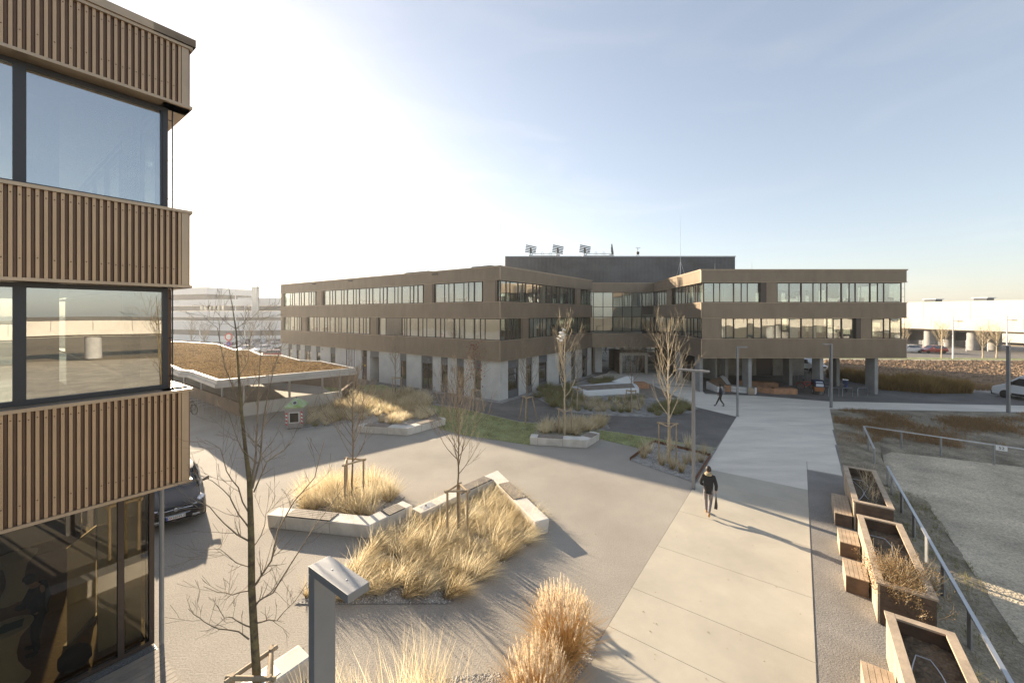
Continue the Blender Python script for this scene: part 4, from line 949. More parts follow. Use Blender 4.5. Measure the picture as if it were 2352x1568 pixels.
# ---------------------------------------------------------------- bottle bank
def bottle_bank():
    c = g(676, 985); root = thing('bottle_bank', c, 'galvanised bottle bank with green lid and red white warning stripes', 'container')
    rz = R(14); ex = Vector((math.cos(rz), math.sin(rz), 0)); ey = Vector((-math.sin(rz), math.cos(rz), 0))
    P = lambda x, y, z: c + ex * x + ey * y + ZV * z
    bt, tp_ = .50, .56
    MB().hexa([P(-bt, -.0, .05), P(bt, -.0, .05), P(bt, 1.0, .05), P(-bt, 1.0, .05)], [P(-tp_, -.05, 1.35), P(tp_, -.05, 1.35), P(tp_, 1.05, 1.35), P(-tp_, 1.05, 1.35)]).build('body', M['steel'], root, bevel=.02)
    MB().box(-.42, .42, .08, .92, .0, .05, P).build('foot', M['black'], root)
    lid = MB().add([P(-.6, -.09, 1.36), P(.6, -.09, 1.36), P(.6, 1.09, 1.36), P(-.6, 1.09, 1.36), P(-.6, -.09, 1.46), P(.6, -.09, 1.46), P(.6, 1.09, 1.46), P(-.6, 1.09, 1.46), P(-.16, .34, 1.86), P(.16, .34, 1.86), P(.16, .66, 1.86), P(-.16, .66, 1.86)],
        [(3, 2, 1, 0), (0, 1, 5, 4), (1, 2, 6, 5), (2, 3, 7, 6), (3, 0, 4, 7), (4, 5, 9, 8), (5, 6, 10, 9), (6, 7, 11, 10), (7, 4, 8, 11), (8, 9, 10, 11)]).build('lid', M['bankgreen'], root, bevel=.03, recalc=True)
    fn = Vector((0, 0, 0)); 
    c0 = P(0, .12, 1.665); up = (P(0, .34, 1.86) - P(0, -.09, 1.46)).normalized(); nm = ex.cross(up)
    for rr_, m, q in ((.15, 'alu', .012), (.11, 'black', .02)):
        MB().tube([c0 - nm * .02, c0 + nm * q], rr_, 16).build('port_ring' if m == 'alu' else 'port_hole', M[m], lid)
    MB().tube([P(0, .5, 1.86), P(0, .5, 2.05)], .03, 8).build('lifting_lug', M['steel'], root)
    fr_ = lambda x, y, z: P(x, y - .05 * z / 1.35 - .012 + .0, z)
    MB().box(-.31, .31, -.004, .006, .40, 1.10, fr_).build('notice_frame', M['white'], root); MB().box(-.26, .26, -.012, -.005, .45, 1.05, fr_).build('notice_board', mat('black board', (.012, .011, .010), .9, spec=.1), root)
    for sx in (-1, 1):
        for k in range(7):
            z0 = .3 + k * .115; x0, x1 = (-.5, -.4) if sx < 0 else (.4, .5); s_ = .05 * sx * -1
            MB().add([fr_(x0, -.006, z0 + (s_ if sx > 0 else 0) * -1), fr_(x1, -.006, z0 + (0 if sx > 0 else s_) * -1), fr_(x1, -.006, z0 + .115 + (0 if sx > 0 else s_) * -1), fr_(x0, -.006, z0 + .115 + (s_ if sx > 0 else 0) * -1)], [(0, 1, 2, 3)]).build('warning_stripe', M['signred'] if k % 2 == 0 else M['white'], root)
    return root
M['bankgreen'] = mat('green plastic', (.22, .38, .10), .45, c2=(.50, .60, .42), var=.1, scale=2.2); 
bottle_bank()

# ---------------------------------------------------------------- benches below the wing
rb = thing('ramp_seat', g(1640, 893), 'white concrete ramp seat with brown slatted top beside the wing columns', 'seat')
q = [g(1622, 893), g(1648, 901), g(1682, 893), g(1664, 880), g(1640, 876)]
MB().add([(q[0].x, q[0].y, 0), (q[1].x, q[1].y, 0), (q[2].x, q[2].y, 0), (q[3].x, q[3].y, 0), (q[0].x, q[0].y, .75), (q[1].x, q[1].y, .5), (q[2].x, q[2].y, .25), (q[3].x, q[3].y, .95)], [(3, 2, 1, 0), (4, 5, 6, 7), (0, 1, 5, 4), (1, 2, 6, 5), (2, 3, 7, 6), (3, 0, 4, 7)]).build('body', M['white'], rb, recalc=True, bevel=.03)
T = [Vector((q[0].x, q[0].y, .75)), Vector((q[1].x, q[1].y, .5)), Vector((q[2].x, q[2].y, .25)), Vector((q[3].x, q[3].y, .95))]
for k in range(10):
    le = lambda a, b, s_: a + (b - a) * s_
    a0, a1 = le(T[0], T[1], .06 + k * .088), le(T[0], T[1], .06 + k * .088 + .075); b0, b1 = le(T[3], T[2], .06 + k * .088), le(T[3], T[2], .06 + k * .088 + .075)
    lo = lambda p, z: p + ZV * z
    a0, b0, a1, b1 = le(a0, b0, .06), le(a0, b0, .72), le(a1, b1, .06), le(a1, b1, .72)
    MB().hexa([lo(p, .012) for p in (a0, b0, b1, a1)], [lo(p, .045) for p in (a0, b0, b1, a1)]).build('slat', M['wood'], rb, recalc=True)
def slat_bench(name, pts, w, label, mtop, mside, h=.5, n=14):
    root = thing(name, pts[0], label, 'bench')
    for i in range(len(pts) - 1):
        f = Fr(pts[i], pts[i + 1], (0, -1)); MB().box(.0, f.L, -w, -.03, .0, h - .03, f).build('core', M['wood_dark'], root)
        k = max(3, int(f.L / .13))
        for j in range(k): MB().box(f.L * j / k + .004, f.L * (j + 1) / k - .004, -.029, .0, .01, h, f).build('slat', mside, root)
        MB().box(.0, f.L, -w, -.03, h - .029, h, f).build('seat_top', mtop, root)
    return root
slat_bench('slat_bench', [g(1736, 900.5), g(1778, 905), g(1832, 906)], .9, 'cranked larch slatted bench on the asphalt before the red bicycle', M['larch'], M['larch'])
slat_bench('slat_bench', [g(1694, 885), g(1755, 890), g(1788, 891)], .9, 'larch slatted bench further back in the shade between the columns', M['larch'], M['larch'])
lb = thing('stone_timber_bench', g(1700, 905), 'white and timber bench block with low metal ledge beside a wing column', 'bench')
f = Fr(g(1664, 899), g(1734, 907), (0, -1))
MB().box(0.1, f.L, -1.0, -.3, .0, .55, f).build('body', M['white'], lb, bevel=.03); MB().box(0, .5, -.28, .0, .0, .62, f).build('timber_end', M['larch'], lb); MB().box(f.L - .55, f.L - .05, -.28, .0, .0, .62, f).build('timber_end', M['wood_pale'], lb)
MB().box(.5, f.L - .55, -.28, -.2, .30, .34, f).build('metal_ledge', M['alu'], lb); MB().box(.1, f.L - .1, -1.0, -.2, .56, .61, f).build('seat_top', M['alu'], lb)
# ---------------------------------------------------------------- bare trees
def twig(mb, p, d, L, r, depth, rr, up=.25, segs=4, n=4, rmin=.0025, kids=3, spread=.6):
    pts = [Vector(p)]; d = Vector(d).normalized(); rad = [r]
    for i in range(segs):
        d = (d + Vector((rr.gauss(0, .10), rr.gauss(0, .10), rr.gauss(0, .07) + up * .35))).normalized()
        pts.append(pts[-1] + d * (L / segs)); rad.append(max(rmin, r * (1 - (i + 1) / segs * .72)))
    mb.tube(pts, rad, n if r > .012 else 3, cap=False)
    if depth > 0:
        for k in range(kids):
            q = rr.uniform(.22, .95); i = min(segs - 1, int(q * segs)); f = q * segs - i
            b = pts[i].lerp(pts[i + 1], f); dd = (pts[i + 1] - pts[i]).normalized()
            a = rr.uniform(0, 6.28); x = dd.orthogonal().normalized(); y = dd.cross(x)
            nd_ = (dd + (x * math.cos(a) + y * math.sin(a)) * rr.uniform(spread * .6, spread * 1.4)).normalized()
            twig(mb, b, nd_, L * rr.uniform(.32, .6), max(rmin, rad[i] * .55), depth - 1, rr, up, max(2, segs - 1), n, rmin, kids, spread)
    return pts
def stakes(root, c, h, r, k=3, ang=.3, slant=.0, white=False):
    ps = []
    for i in range(k):
        a = ang + i * 2 * math.pi / k; q = Vector((c[0] + r * math.cos(a), c[1] + r * math.sin(a), 0)); tq = Vector((c[0] + (r - slant) * math.cos(a), c[1] + (r - slant) * math.sin(a), h)); ps.append(tq)
        MB().tube([q, tq], [.042, .038], 8).build('stake', M['stake'], root, smooth=50)
    for i in range(k):
        a, b = ps[i], ps[(i + 1) % k]; d = (b - a).normalized() * .1
        MB().tube([a - d - ZV * .05, b + d - ZV * .05], .036, 8).build('crossbar', M['stake'], root, smooth=50)
def tree(c, h, clear, spread, seed, label, m='bark_grey', r0=.05, n=22, stk=None, up=.45, depth=2, kids=4, lean=(0, 0), leaves=None, name='bare_tree', group='young bare trees in the courtyard', slant=0, ang=.3):
    rr = random.Random(seed); c = Vector((c[0], c[1], 0)); root = thing(name, c, label, 'tree', group)
    tm = MB(); pts = [c]; rad = [r0 * 1.15]
    S = 10
    for i in range(1, S + 1):
        q = i / S; pts.append(c + Vector((lean[0] * q + rr.gauss(0, .015), lean[1] * q + rr.gauss(0, .015), h * q))); rad.append(max(.006, r0 * (1 - .88 * q)))
    tm.tube(pts, rad, 7); tm.build('trunk', M[m], root, smooth=60)
    cm = MB(); ends = []
    for k in range(n):
        q = clear + (1 - clear) * (k / n) ** .9 * .93; i = min(S - 1, int(q * S)); b = pts[i].lerp(pts[i + 1], q * S - i)
        a = k * 2.4 + rr.uniform(-.5, .5); prof = math.sin(min(1, (1 - q) / (1 - clear) * .8 + .16) * math.pi * .62)
        L = spread * prof * rr.uniform(.85, 1.25) * 2.0
        d = Vector((math.cos(a), math.sin(a), rr.uniform(.8, 1.6)))
        e = twig(cm, b, d, L, max(.008, rad[i] * rr.uniform(.45, .65)), depth, rr, up, 5, 4, .0038, kids, .55); ends += e[2:]
    cm.build('crown', M[m], root, smooth=60)
    if leaves:
        lm = MB()
        for k in range(leaves):
            e = rr.choice(ends) + Vector((rr.gauss(0, .18), rr.gauss(0, .18), rr.gauss(0, .15))); s = rr.uniform(.05, .10)
            x = Vector((rr.gauss(0, 1), rr.gauss(0, 1), rr.gauss(0, 1))).normalized(); y = x.orthogonal().normalized()
            lm.add([e - x * s, e + y * s * .6, e + x * s, e - y * s * .6], [(0, 1, 2, 3)])
        lm.build('foliage', M['redleaf'], root)['kind'] = 'stuff'
    if stk: stakes(root, c, stk[0], stk[1], slant=slant, ang=ang)
    return root
# the tall tree in the foreground, main limbs after the survey
def big_tree():
    rr = random.Random(21); D = 6.4; base = gd(592, D); base.z = 0
    root = thing('bare_tree', base, 'tall bare tree with mossy trunk and spreading limbs beside the near lamp post', 'tree')
    Pt = lambda x, y, o=0.0: gz(x, y, D + o)
    tr = [base, Pt(589, 1540), Pt(585, 1480), Pt(578, 1350), Pt(577, 1240), Pt(573, 1102), Pt(564, 1034), Pt(555, 948), Pt(548, 859), Pt(542, 759), Pt(533, 699), Pt(526, 664)]
    MB().tube(tr, [.072, .062, .058, .052, .047, .038, .028, .022, .017, .011, .007, .004], 9).build('trunk', M['bark'], root, smooth=60)
    limbs = [([(577, 1118), (586, 1060), (589, 1015), (592, 930), (597, 830), (599, 764)], .025, .3), ([(580, 1120), (600, 1050), (603, 975), (616, 901), (628, 844), (654, 776)], .022, -.3),
        ([(556, 950), (540, 905), (517, 844), (499, 753), (468, 726)], .017, .2), ([(585, 1130), (611, 1058), (653, 1034), (674, 1004), (690, 965)], .018, .5),
        ([(542, 757), (515, 737), (486, 704)], .010, -.2), ([(542, 756), (570, 738), (600, 707)], .010, .2), ([(547, 862), (569, 830), (573, 782), (595, 723)], .012, -.3),
        ([(575, 1245), (545, 1228), (516, 1201), (480, 1165), (448, 1149)], .019, -.3), ([(575, 1215), (548, 1180), (529, 1143), (490, 1105), (442, 1083)], .018, .3),
        ([(573, 1355), (535, 1362), (503, 1359), (468, 1346)], .017, .3), ([(575, 1440), (552, 1428), (535, 1417), (515, 1418), (500, 1390)], .016, -.3), ([(574, 1468), (548, 1449), (503, 1446), (470, 1428), (448, 1410), (432, 1397)], .019, .2),
        ([(578, 1352), (597, 1324), (621, 1288), (639, 1216), (676, 1150), (724, 1095), (745, 1010)], .027, -.4), ([(583, 1392), (605, 1372), (627, 1360), (682, 1273), (724, 1207), (790, 1116)], .025, .4),
        ([(585, 1432), (618, 1421), (636, 1424), (676, 1382), (706, 1336)], .019, -.2), ([(574, 1300), (540, 1290), (505, 1262), (470, 1262)], .014, .4), ([(574, 1180), (545, 1120), (520, 1080), (505, 1030), (470, 1010)], .016, -.4),
        ([(570, 1060), (545, 1010), (525, 950), (505, 930)], .014, .3), ([(578, 1260), (600, 1230), (612, 1180), (640, 1150)], .013, .5), ([(553, 940), (575, 900), (590, 872), (618, 860)], .012, .4)]
    cm = MB()
    for pts, r, o in limbs:
        P3 = [Pt(x, y, o * i / (len(pts) - 1)) for i, (x, y) in enumerate(pts)]
        # smooth the limb
        S = []
        for i in range(len(P3) - 1):
            for q in (0, .5): S.append(P3[i].lerp(P3[i + 1], q) + Vector((rr.gauss(0, .008), 0, rr.gauss(0, .008))))
        S.append(P3[-1]); m = len(S); r *= .72; rad = [max(.0035, r * (1 - .78 * i / (m - 1))) for i in range(m)]
        cm.tube(S, rad, 6, cap=False)
        L = sum((S[i + 1] - S[i]).length for i in range(m - 1))
        for k in range(int(5 + L * 4.5)):
            i = rr.randrange(1, m - 1); dd = (S[i + 1] - S[i]).normalized(); a = rr.uniform(0, 6.28); x = dd.orthogonal().normalized(); y = dd.cross(x)
            twig(cm, S[i].lerp(S[i + 1], rr.random()), dd * .8 + (x * math.cos(a) + y * math.sin(a)) * .8, rr.uniform(.2, .62), rad[i] * .5, 1, rr, .30, 4, 4, .0026, 2, .6)
    cm.build('crown', M['bark_grey'], root, smooth=60)
    stakes(root, base, 1.82, .34, ang=-.55)
    return root
big_tree()
tree(gd(808, 15.2), 5.05, .36, .75, 31, 'bare young tree with triangular stake frame inside the straw grass behind the bench', r0=.045, n=26, stk=(1.9, .42), m='bark_grey', lean=(.06, 0))
tree(gd(1052, 13.25), 5.3, .40, .85, 32, 'bare young tree with stake frame in the big feather grass bed', r0=.045, n=30, stk=(1.70, .38), m='bark_grey', ang=-.5)
tree(gd(1297, 24.4), 7.1, .33, .95, 33, 'pale bare tree with a white bag caught in its crown', kids=3, r0=.065, n=24, stk=(1.6, .45), m='bark_pale')
tree(g(1535, 1064), 7.1, .30, 1.0, 34, 'pale bare tree with stake frame in the corten edged gravel bed', kids=3, r0=.07, n=24, stk=(2.0, .48), m='bark_pale')
tree(g(1450, 944), 4.9, .45, .9, 35, 'small bare tree with splayed stakes in the island bed', r0=.045, n=26, stk=(1.6, .75), m='bark_grey', slant=.4)
tree(g(1327, 939), 5.0, .42, .7, 36, 'bare tree with splayed stakes in the island bed close to the block windows', r0=.045, n=20, stk=(1.6, .75), m='bark_grey', slant=.4)
tree(g(1211, 966), 5.1, .38, .85, 37, 'bare tree with splayed stakes on the lawn before the block corner', r0=.05, n=28, stk=(1.7, .75), m='bark_grey', slant=.4)
tree(g(1092, 945), 5.2, .36, .75, 38, 'young tree still holding russet leaves before the block', r0=.045, n=22, stk=(1.7, .7), m='bark_grey', leaves=150, slant=.35)
tree(g(908, 911), 5.4, .38, .85, 39, 'bare tree with stakes rising from feather grass beside the block doors', r0=.05, n=24, stk=(1.75, .5), m='bark_grey')
bg_ = MB(); c = gz(1291, 768, 24.35)
r_ = random.Random(4)
for k in range(18):
    p0 = c + Vector((r_.gauss(0, .12), r_.gauss(0, .06), r_.gauss(0, .2))); x = Vector((r_.gauss(0, 1), r_.gauss(0, 1), r_.gauss(0, 1))).normalized(); y = x.orthogonal().normalized()
    bg_.add([p0 - x * .14, p0 + y * .1 + ZV * .03, p0 + x * .14, p0 - y * .1], [(0, 1, 2), (0, 2, 3)])
tag(bg_.build('plastic_bag', M['white']), 'torn white plastic bag snagged high in a bare tree', 'bag')
rt_ = ('bare roadside tree on the verge beside the dark red hatchback', 'bare roadside tree rising behind the white saloon car', 'bare roadside tree on the verge right behind the scooter rider', 'bare roadside tree on the verge between scooter rider and street lamp')
for i, (x, y, h) in enumerate(((2163, 815, 5.4), (2075, 802, 5.0), (2257, 813, 4.6), (2289, 816, 5.0))):
    tree(gd(x, 66.5 if i != 1 else 76), h, .35, 1.1, 60 + i, rt_[i], r0=.09, n=26, m='bark_pale', group='roadside trees by the viaduct', kids=4)
ct_ = ('tall bare tree beside the curved lamp post in the car park', 'low bushy bare tree between parked cars beside the curved lamp post', 'bare tree behind the bright red car at the car park', 'bare tree at the car park edge close to the office block end')
for i, (x, Y, h) in enumerate(((440, 84, 6.5), (470, 80, 5.0), (575, 80, 5.5), (618, 78, 6.0))):
    tree(gd(x, Y), h, .25, 1.2, 70 + i, ct_[i], r0=.09, n=24, m='bark_grey', group='trees in the car park', kids=4)

# ---------------------------------------------------------------- grasses
def blade(mb, p, d, L, w, droop, rr, segs=4):
    d = Vector(d); s = Vector((-d.y, d.x, 0)); s = s.normalized() if s.length > 1e-4 else Vector((1, 0, 0))
    a = rr.uniform(0, 3.14); s = Vector((math.cos(a), math.sin(a), 0)); q = Vector(p); dr = (ZV + d).normalized(); vs = []
    for i in range(segs + 1):
        f = i / segs; ww = w * (1 - f) ** .7 + .0006
        vs += [q - s * ww, q + s * ww]
        dr = (dr + Vector((d.x, d.y, 0)) * droop - ZV * droop * .45).normalized(); q = q + dr * (L / segs)
    mb.add(vs, [(2 * i, 2 * i + 1, 2 * i + 3, 2 * i + 2) for i in range(segs)])
def tussock(seed, n, h, rad, spread, w=.003, droop=.16, wind=(.35, .10), base=True, m=('straw', 'straw_base')):
    rr = random.Random(seed); mb = MB()
    for k in range(n):
        a = rr.uniform(0, 6.28); r = rad * math.sqrt(rr.random()); q = rr.random()
        d = Vector((math.cos(a), math.sin(a), 0)) * spread * (r / rad) * rr.uniform(.4, 1.3) + Vector((wind[0], wind[1], 0)) * rr.uniform(.3, 1.2)
        blade(mb, (r * math.cos(a), r * math.sin(a), 0), d, h * rr.uniform(.6, 1.15), w * rr.uniform(.7, 1.4), droop * rr.uniform(.5, 1.5), rr)
    if base:
        mb.slot(1)
        for k in range(n // 5):
            a = rr.uniform(0, 6.28); r = rad * math.sqrt(rr.random())
            blade(mb, (r * math.cos(a), r * math.sin(a), 0), Vector((math.cos(a), math.sin(a), 0)) * spread * .8, h * rr.uniform(.25, .5), w * 1.3, droop, rr, 3)
    return mb.mesh('feather_grass', [M[m[0]], M[m[1]]])
def clumps(name, meshes, spots, label, group, rr, s=(.8, 1.2), z=.018, cat='grass', rot=.5):
    for (x, y) in spots:
        o = bpy.data.objects.new(name, rr.choice(meshes)); col.objects.link(o); o.location = (x, y, z); o.rotation_euler = (0, 0, rr.uniform(-rot, rot)); k = rr.uniform(*s); o.scale = (k, k, k * rr.uniform(.9, 1.1))
        tag(o, label, cat, group)
M['sedum_tuft'] = leafmat('dry sedum tuft', (.19, .12, .06), (.55, .42, .22), .35)
gr = random.Random(77)
GM = [tussock(100 + i, 230, .86, .15, .60, .0050, .26, (.95, .42)) for i in range(5)]
core = [p for p in bedM]
inset = lambda poly, k: [(sum(q[0] for q in poly) / len(poly) * k + p[0] * (1 - k), sum(q[1] for q in poly) / len(poly) * k + p[1] * (1 - k)) for p in poly]
clumps('feather_grass', GM, scatter(inset(bedM, .04), 128, .27, gr), 'golden windswept feather grass tussock in the big bed around the staked tree', 'feather grass tussocks in the big pointed bed', gr, (.65, 1.12))
S1 = [tussock(120 + i, 170, 1.0, .13, .85, .0042, .12, (.12, .0), m=('straw', 'straw_base')) for i in range(3)]
clumps('feather_grass', S1, scatter(inset(bed1, .12), 46, .26, gr), 'pale golden airy grass tussock behind the chevron bench near the car', 'airy grass tussocks behind the chevron bench', gr, (.8, 1.1), rot=3)
F2 = [tussock(130 + i, 120, .72, .14, .85, .009, .16, (.3, .1)) for i in range(4)]
F2g = [tussock(140 + i, 120, .62, .16, .9, .009, .14, (.2, .1), m=('straw_green', 'straw_base')) for i in range(4)]
clumps('feather_grass', F2, scatter(inset(bed2, .15), 34, .30, gr), 'straw coloured grass tussock behind the bench at the lawn corner', 'grass tussocks behind the lawn corner bench', gr, (.8, 1.2))
clumps('feather_grass', F2, scatter(inset(bed3, .12), 40, .30, gr), 'straw grass tussock around the tree with the white bag', 'grass tussocks around the tree with the white bag', gr, (.9, 1.25))
sS = [p for p in scatter(inset(bedS, .06), 150, .36, gr)]
clumps('feather_grass', F2 + F2g[:1], sS, 'straw grass tussock in the long bed between shelter and lawn', 'grass tussocks beside the shelter', gr, (.9, 1.4))
iL = [g(1228, 910), g(1240, 890), g(1320, 890), g(1345, 915), g(1320, 938), g(1280, 942)]
clumps('feather_grass', F2g, scatter(iL, 46, .36, gr), 'dark greenish grass tussock at the block side of the island bed', 'greenish tussocks in the island bed', gr, (1.0, 1.5))
iM = [g(1330, 918), g(1480, 912), g(1480, 935), g(1450, 948), g(1300, 943)]
clumps('feather_grass', [F2[0], F2g[0], F2[2]], scatter(iM, 70, .42, gr), 'slim pale grass tussock standing in the gravel of the island bed', 'slim tussocks in the island bed gravel', gr, (.55, .95))
iR = [g(1490, 950), g(1500, 938), g(1560, 925), g(1595, 938), g(1580, 948), g(1520, 956)]
clumps('feather_grass', F2g, scatter(iR, 26, .36, gr), 'green grey grass tussock at the forecourt corner of the island bed', 'tussocks at the forecourt corner', gr, (.9, 1.3))
iT = [g(1348, 878), g(1400, 872), g(1440, 884), g(1440, 890), g(1360, 888)]
clumps('feather_grass', F2g, scatter(iT, 20, .5, gr), 'dark grass tussock behind the white lounging platform', 'tussocks behind the lounging platform', gr, (1.0, 1.4))
UP = [tussock(150 + i, 120, .85, .10, .45, .006, .05, (.0, .0)) for i in range(3)]
clumps('upright_grass', UP, [g(x, y)[:2] for x, y in ((1478, 1052), (1490, 1040), (1520, 1068), (1545, 1078), (1565, 1085), (1575, 1065), (1592, 1068), (1610, 1062), (1618, 1045), (1540, 1035), (1580, 1030))], 'upright straw coloured grass clump in the corten edged gravel bed', 'upright grass clumps in the corten bed', gr, (.8, 1.15))
# maiden grass in the foreground
def maiden(seed, n, h, rad):
    rr = random.Random(seed); mb = MB()
    for k in range(n):
        a = rr.uniform(0, 6.28); r = rad * math.sqrt(rr.random()); d = Vector((math.cos(a), math.sin(a), 0)) * .55 * rr.uniform(.3, 1.2)
        blade(mb, (r * math.cos(a), r * math.sin(a), 0), d, h * rr.uniform(.5, .95), .0045 * rr.uniform(.6, 1.3), .22 * rr.uniform(.4, 1.6), rr, 5)
    mb.slot(1)
    for k in range(n // 7):
        a = rr.uniform(0, 6.28); r = rad * math.sqrt(rr.random()); x, y = r * math.cos(a), r * math.sin(a); d = Vector((math.cos(a) * .34 * r / rad, math.sin(a) * .34 * r / rad, 1)) + Vector((rr.gauss(0, .05), rr.gauss(0, .05), 0)); d.normalize()
        H = h * rr.uniform(.86, 1.08) * (1.04 - .26 * (r / rad) ** 2); mb.slot(0).tube([(x, y, 0), Vector((x, y, 0)) + d * H * .85], [.003, .002], 3, cap=False); mb.slot(1)
        for j in range(16):
            f = j / 16; p = Vector((x, y, 0)) + d * H * (.80 + .22 * f); b = rr.uniform(0, 6.28)
            blade(mb, p, Vector((math.cos(b), math.sin(b), 0)) * .30 + d * .2, .10 * (1.25 - f), .0065, .12, rr, 2)
    return mb.mesh('maiden_grass', [M['miscan'], M['plume']])
for i, (p, s, lab) in enumerate(((gd(1290, 8.6), .93, 'tall rusty maiden grass clump with pale plumes standing beside the walkway'), (gd(1235, 7.3), .86, 'pale plumed maiden grass clump crowding against the taller clump by the walkway'), (gd(1150, 6.6), .62, 'low orange maiden grass clump at the bed corner'))):
    me = maiden(200 + i, 1500 if i < 2 else 900, 1.62, .26 if i < 2 else .3); o = put('maiden_grass', me); o.location = (p.x, p.y, .018); o.scale = (s, s, s); tag(o, lab, 'grass', 'maiden grass clumps in the front bed')
clumps('upright_grass', [tussock(170 + i, 90, 1.15, .12, .6, .004, .07, (.25, .0)) for i in range(3)], [gd(x, Y)[:2] for x, Y in ((815, 7.3), (850, 7.0), (890, 7.1), (935, 7.2), (975, 7.3), (1010, 7.2), (905, 6.7), (960, 6.8), (790, 6.8), (700, 7.4), (735, 7.2), (760, 7.6), (1060, 6.9))], 'thin golden grass clump in the front bed', 'thin golden grass in the front bed', gr, (.7, 1.2), rot=3)
from mathutils import noise as mnoise
# stuff: lawn blades, meadow tufts, hedge, bank weeds
def scatter_blades(name, poly, n, h, w, m, label, cat, zf=lambda x, y: .013, spread=.5, k=3, seed=1, droop=.1, keep=None, hn=0):
    rr = random.Random(seed); mb = MB(); xs = [p[0] for p in poly]; ys = [p[1] for p in poly]; c = 0; tries = 0
    while c < n and tries < n * 12:
        tries += 1; x, y = rr.uniform(min(xs), max(xs)), rr.uniform(min(ys), max(ys))
        if not pin(poly, x, y) or (keep and not keep(x, y, rr)): continue
        c += 1; z = zf(x, y); hv = 1 + hn * mnoise.noise(Vector((x * .8, y * .8, 1.7)))
        for _ in range(k):
            a = rr.uniform(0, 6.28); blade(mb, (x + rr.gauss(0, .03), y + rr.gauss(0, .03), z), Vector((math.cos(a), math.sin(a), 0)) * spread * rr.random(), h * hv * rr.uniform(.5, 1.3), w, droop, rr, 2)
    o = mb.build(name, m); tag(o, label, cat, kind='stuff'); return o
scatter_blades('lawn_grass', lawnA, 3500, .07, .006, M['greengrass'], 'bright green lawn grass beside the bicycle shelter', 'grass', seed=2)
scatter_blades('lawn_grass', lawnB, 9000, .06, .006, M['greengrass'], 'frosted green lawn grass between path and benches', 'grass', seed=3)
patch = lambda x, y, rr: mnoise.noise(Vector((x * .35, y * .35, 3.1))) + rr.uniform(-.25, .25) > .02
mead = [g(1912, 941), g(2352, 949), g(2352, 1000), g(2300, 1035), g(2040, 1000), g(1960, 1030), g(1945, 1060), g(1925, 1030)]
def meadz(x, y):
    py = HZ + CH * FO / y; return -.02 - .2 * max(0, min(1, (py - 945) / 90))
scatter_blades('meadow_grass', mead, 5200, .26, .007, M['rust_grass'], 'rusty dry meadow tufts between the cross path and the gravel lot', 'grass', zf=meadz, seed=4, k=5, spread=.7, keep=patch)
bk = [ut(-6, 2.68), ut(24, 2.68), ut(24, 4.3), ut(-6, 4.3)]
def bankz(x, y):
    a = x * N.x + y * N.y; return -.34 * max(0, min(1, (a - 2.6) / 1.8)) ** .8 - .02
scatter_blades('bank_weeds', bk, 2600, .13, .006, M['straw_green'], 'low moss and weeds on the bank behind the planters', 'weeds', zf=bankz, seed=5, k=4, spread=.8, keep=lambda x, y, rr: mnoise.noise(Vector((x * .9, y * .9, 7))) + rr.uniform(-.3, .3) > .08)
hd = [(34.5, 37.2), (38.5, 35.2), (42.5, 36.3), (44.0, 38.2), (40.0, 42.5), (36.8, 46), (35.4, 45.5), (36.5, 40)]
hdx = [(36.2, 39.0), (39.3, 37.0), (43.2, 37.2), (44.0, 38.4), (40.2, 43), (37.8, 47), (36.8, 46.5), (37.6, 41.6)]
scatter_blades('hedge', hdx, 3600, 1.0, .02, M['hedge'], 'reddish green shrub hedge behind the wing columns', 'hedge', zf=lambda x, y: .02, seed=6, k=7, spread=.5, droop=.08, hn=.9)
vr = [(44, 39), (62, 33.6), (63, 34.4), (46, 41.5)]
scatter_blades('verge_grass', vr, 1500, .5, .012, M['rust_grass'], 'dry rusty grass strip between drive and ploughed field', 'grass', zf=lambda x, y: .02, seed=8, k=4)
# shrub in the middle planter, stalks in the far one, moss in the near one
sh = thing('shrub', ut(13.6, 2.0, .66), 'bushy rusty brown shrub growing over the end of a timber planter', 'shrub'); rr = random.Random(9); mb = MB(); lm = MB()
for k in range(230):
    p = ut(13.62 + rr.gauss(0, .36), 2.02 + rr.gauss(0, .23), .66); d = (p - ut(13.62, 2.02, .3)) * 1.1 + ZV * .55
    e = twig(mb, p, d, rr.uniform(.36, .62), .005, 1, rr, .2, 4, 3, .002, 3, .5)
    for q in e[1:]:
        for _ in range(16):
            s = rr.uniform(.006, .012); c = q + Vector((rr.gauss(0, .05), rr.gauss(0, .05), rr.gauss(0, .06))); x = Vector((rr.gauss(0, 1), rr.gauss(0, 1), rr.gauss(0, 1))).normalized(); y = x.orthogonal().normalized()
            lm.add([c - x * s * 1.6, c + y * s, c + x * s * 1.6, c - y * s], [(0, 1, 2, 3)])
mb.build('stems', M['bark_pale'], sh); lm.build('foliage', M['shrubleaf'] if 'shrubleaf' in M else M['miscan'], sh)['kind'] = 'stuff'
st = thing('dry_stalks', ut(20.4, 2.05, .66), 'thin dry bare stalks standing in the far timber planter', 'plant'); rr = random.Random(10); mb = MB()
for k in range(26): p = ut(20.2 + rr.gauss(0, .7), 2.1 + rr.gauss(0, .12), .66); twig(mb, p, Vector((rr.gauss(0, .25), rr.gauss(0, .25), 1)), rr.uniform(.45, .95), .006, 1, rr, .2, 4, 3, .002, 5, .45)
mb.build('stalks', M['bark_pale'], st)

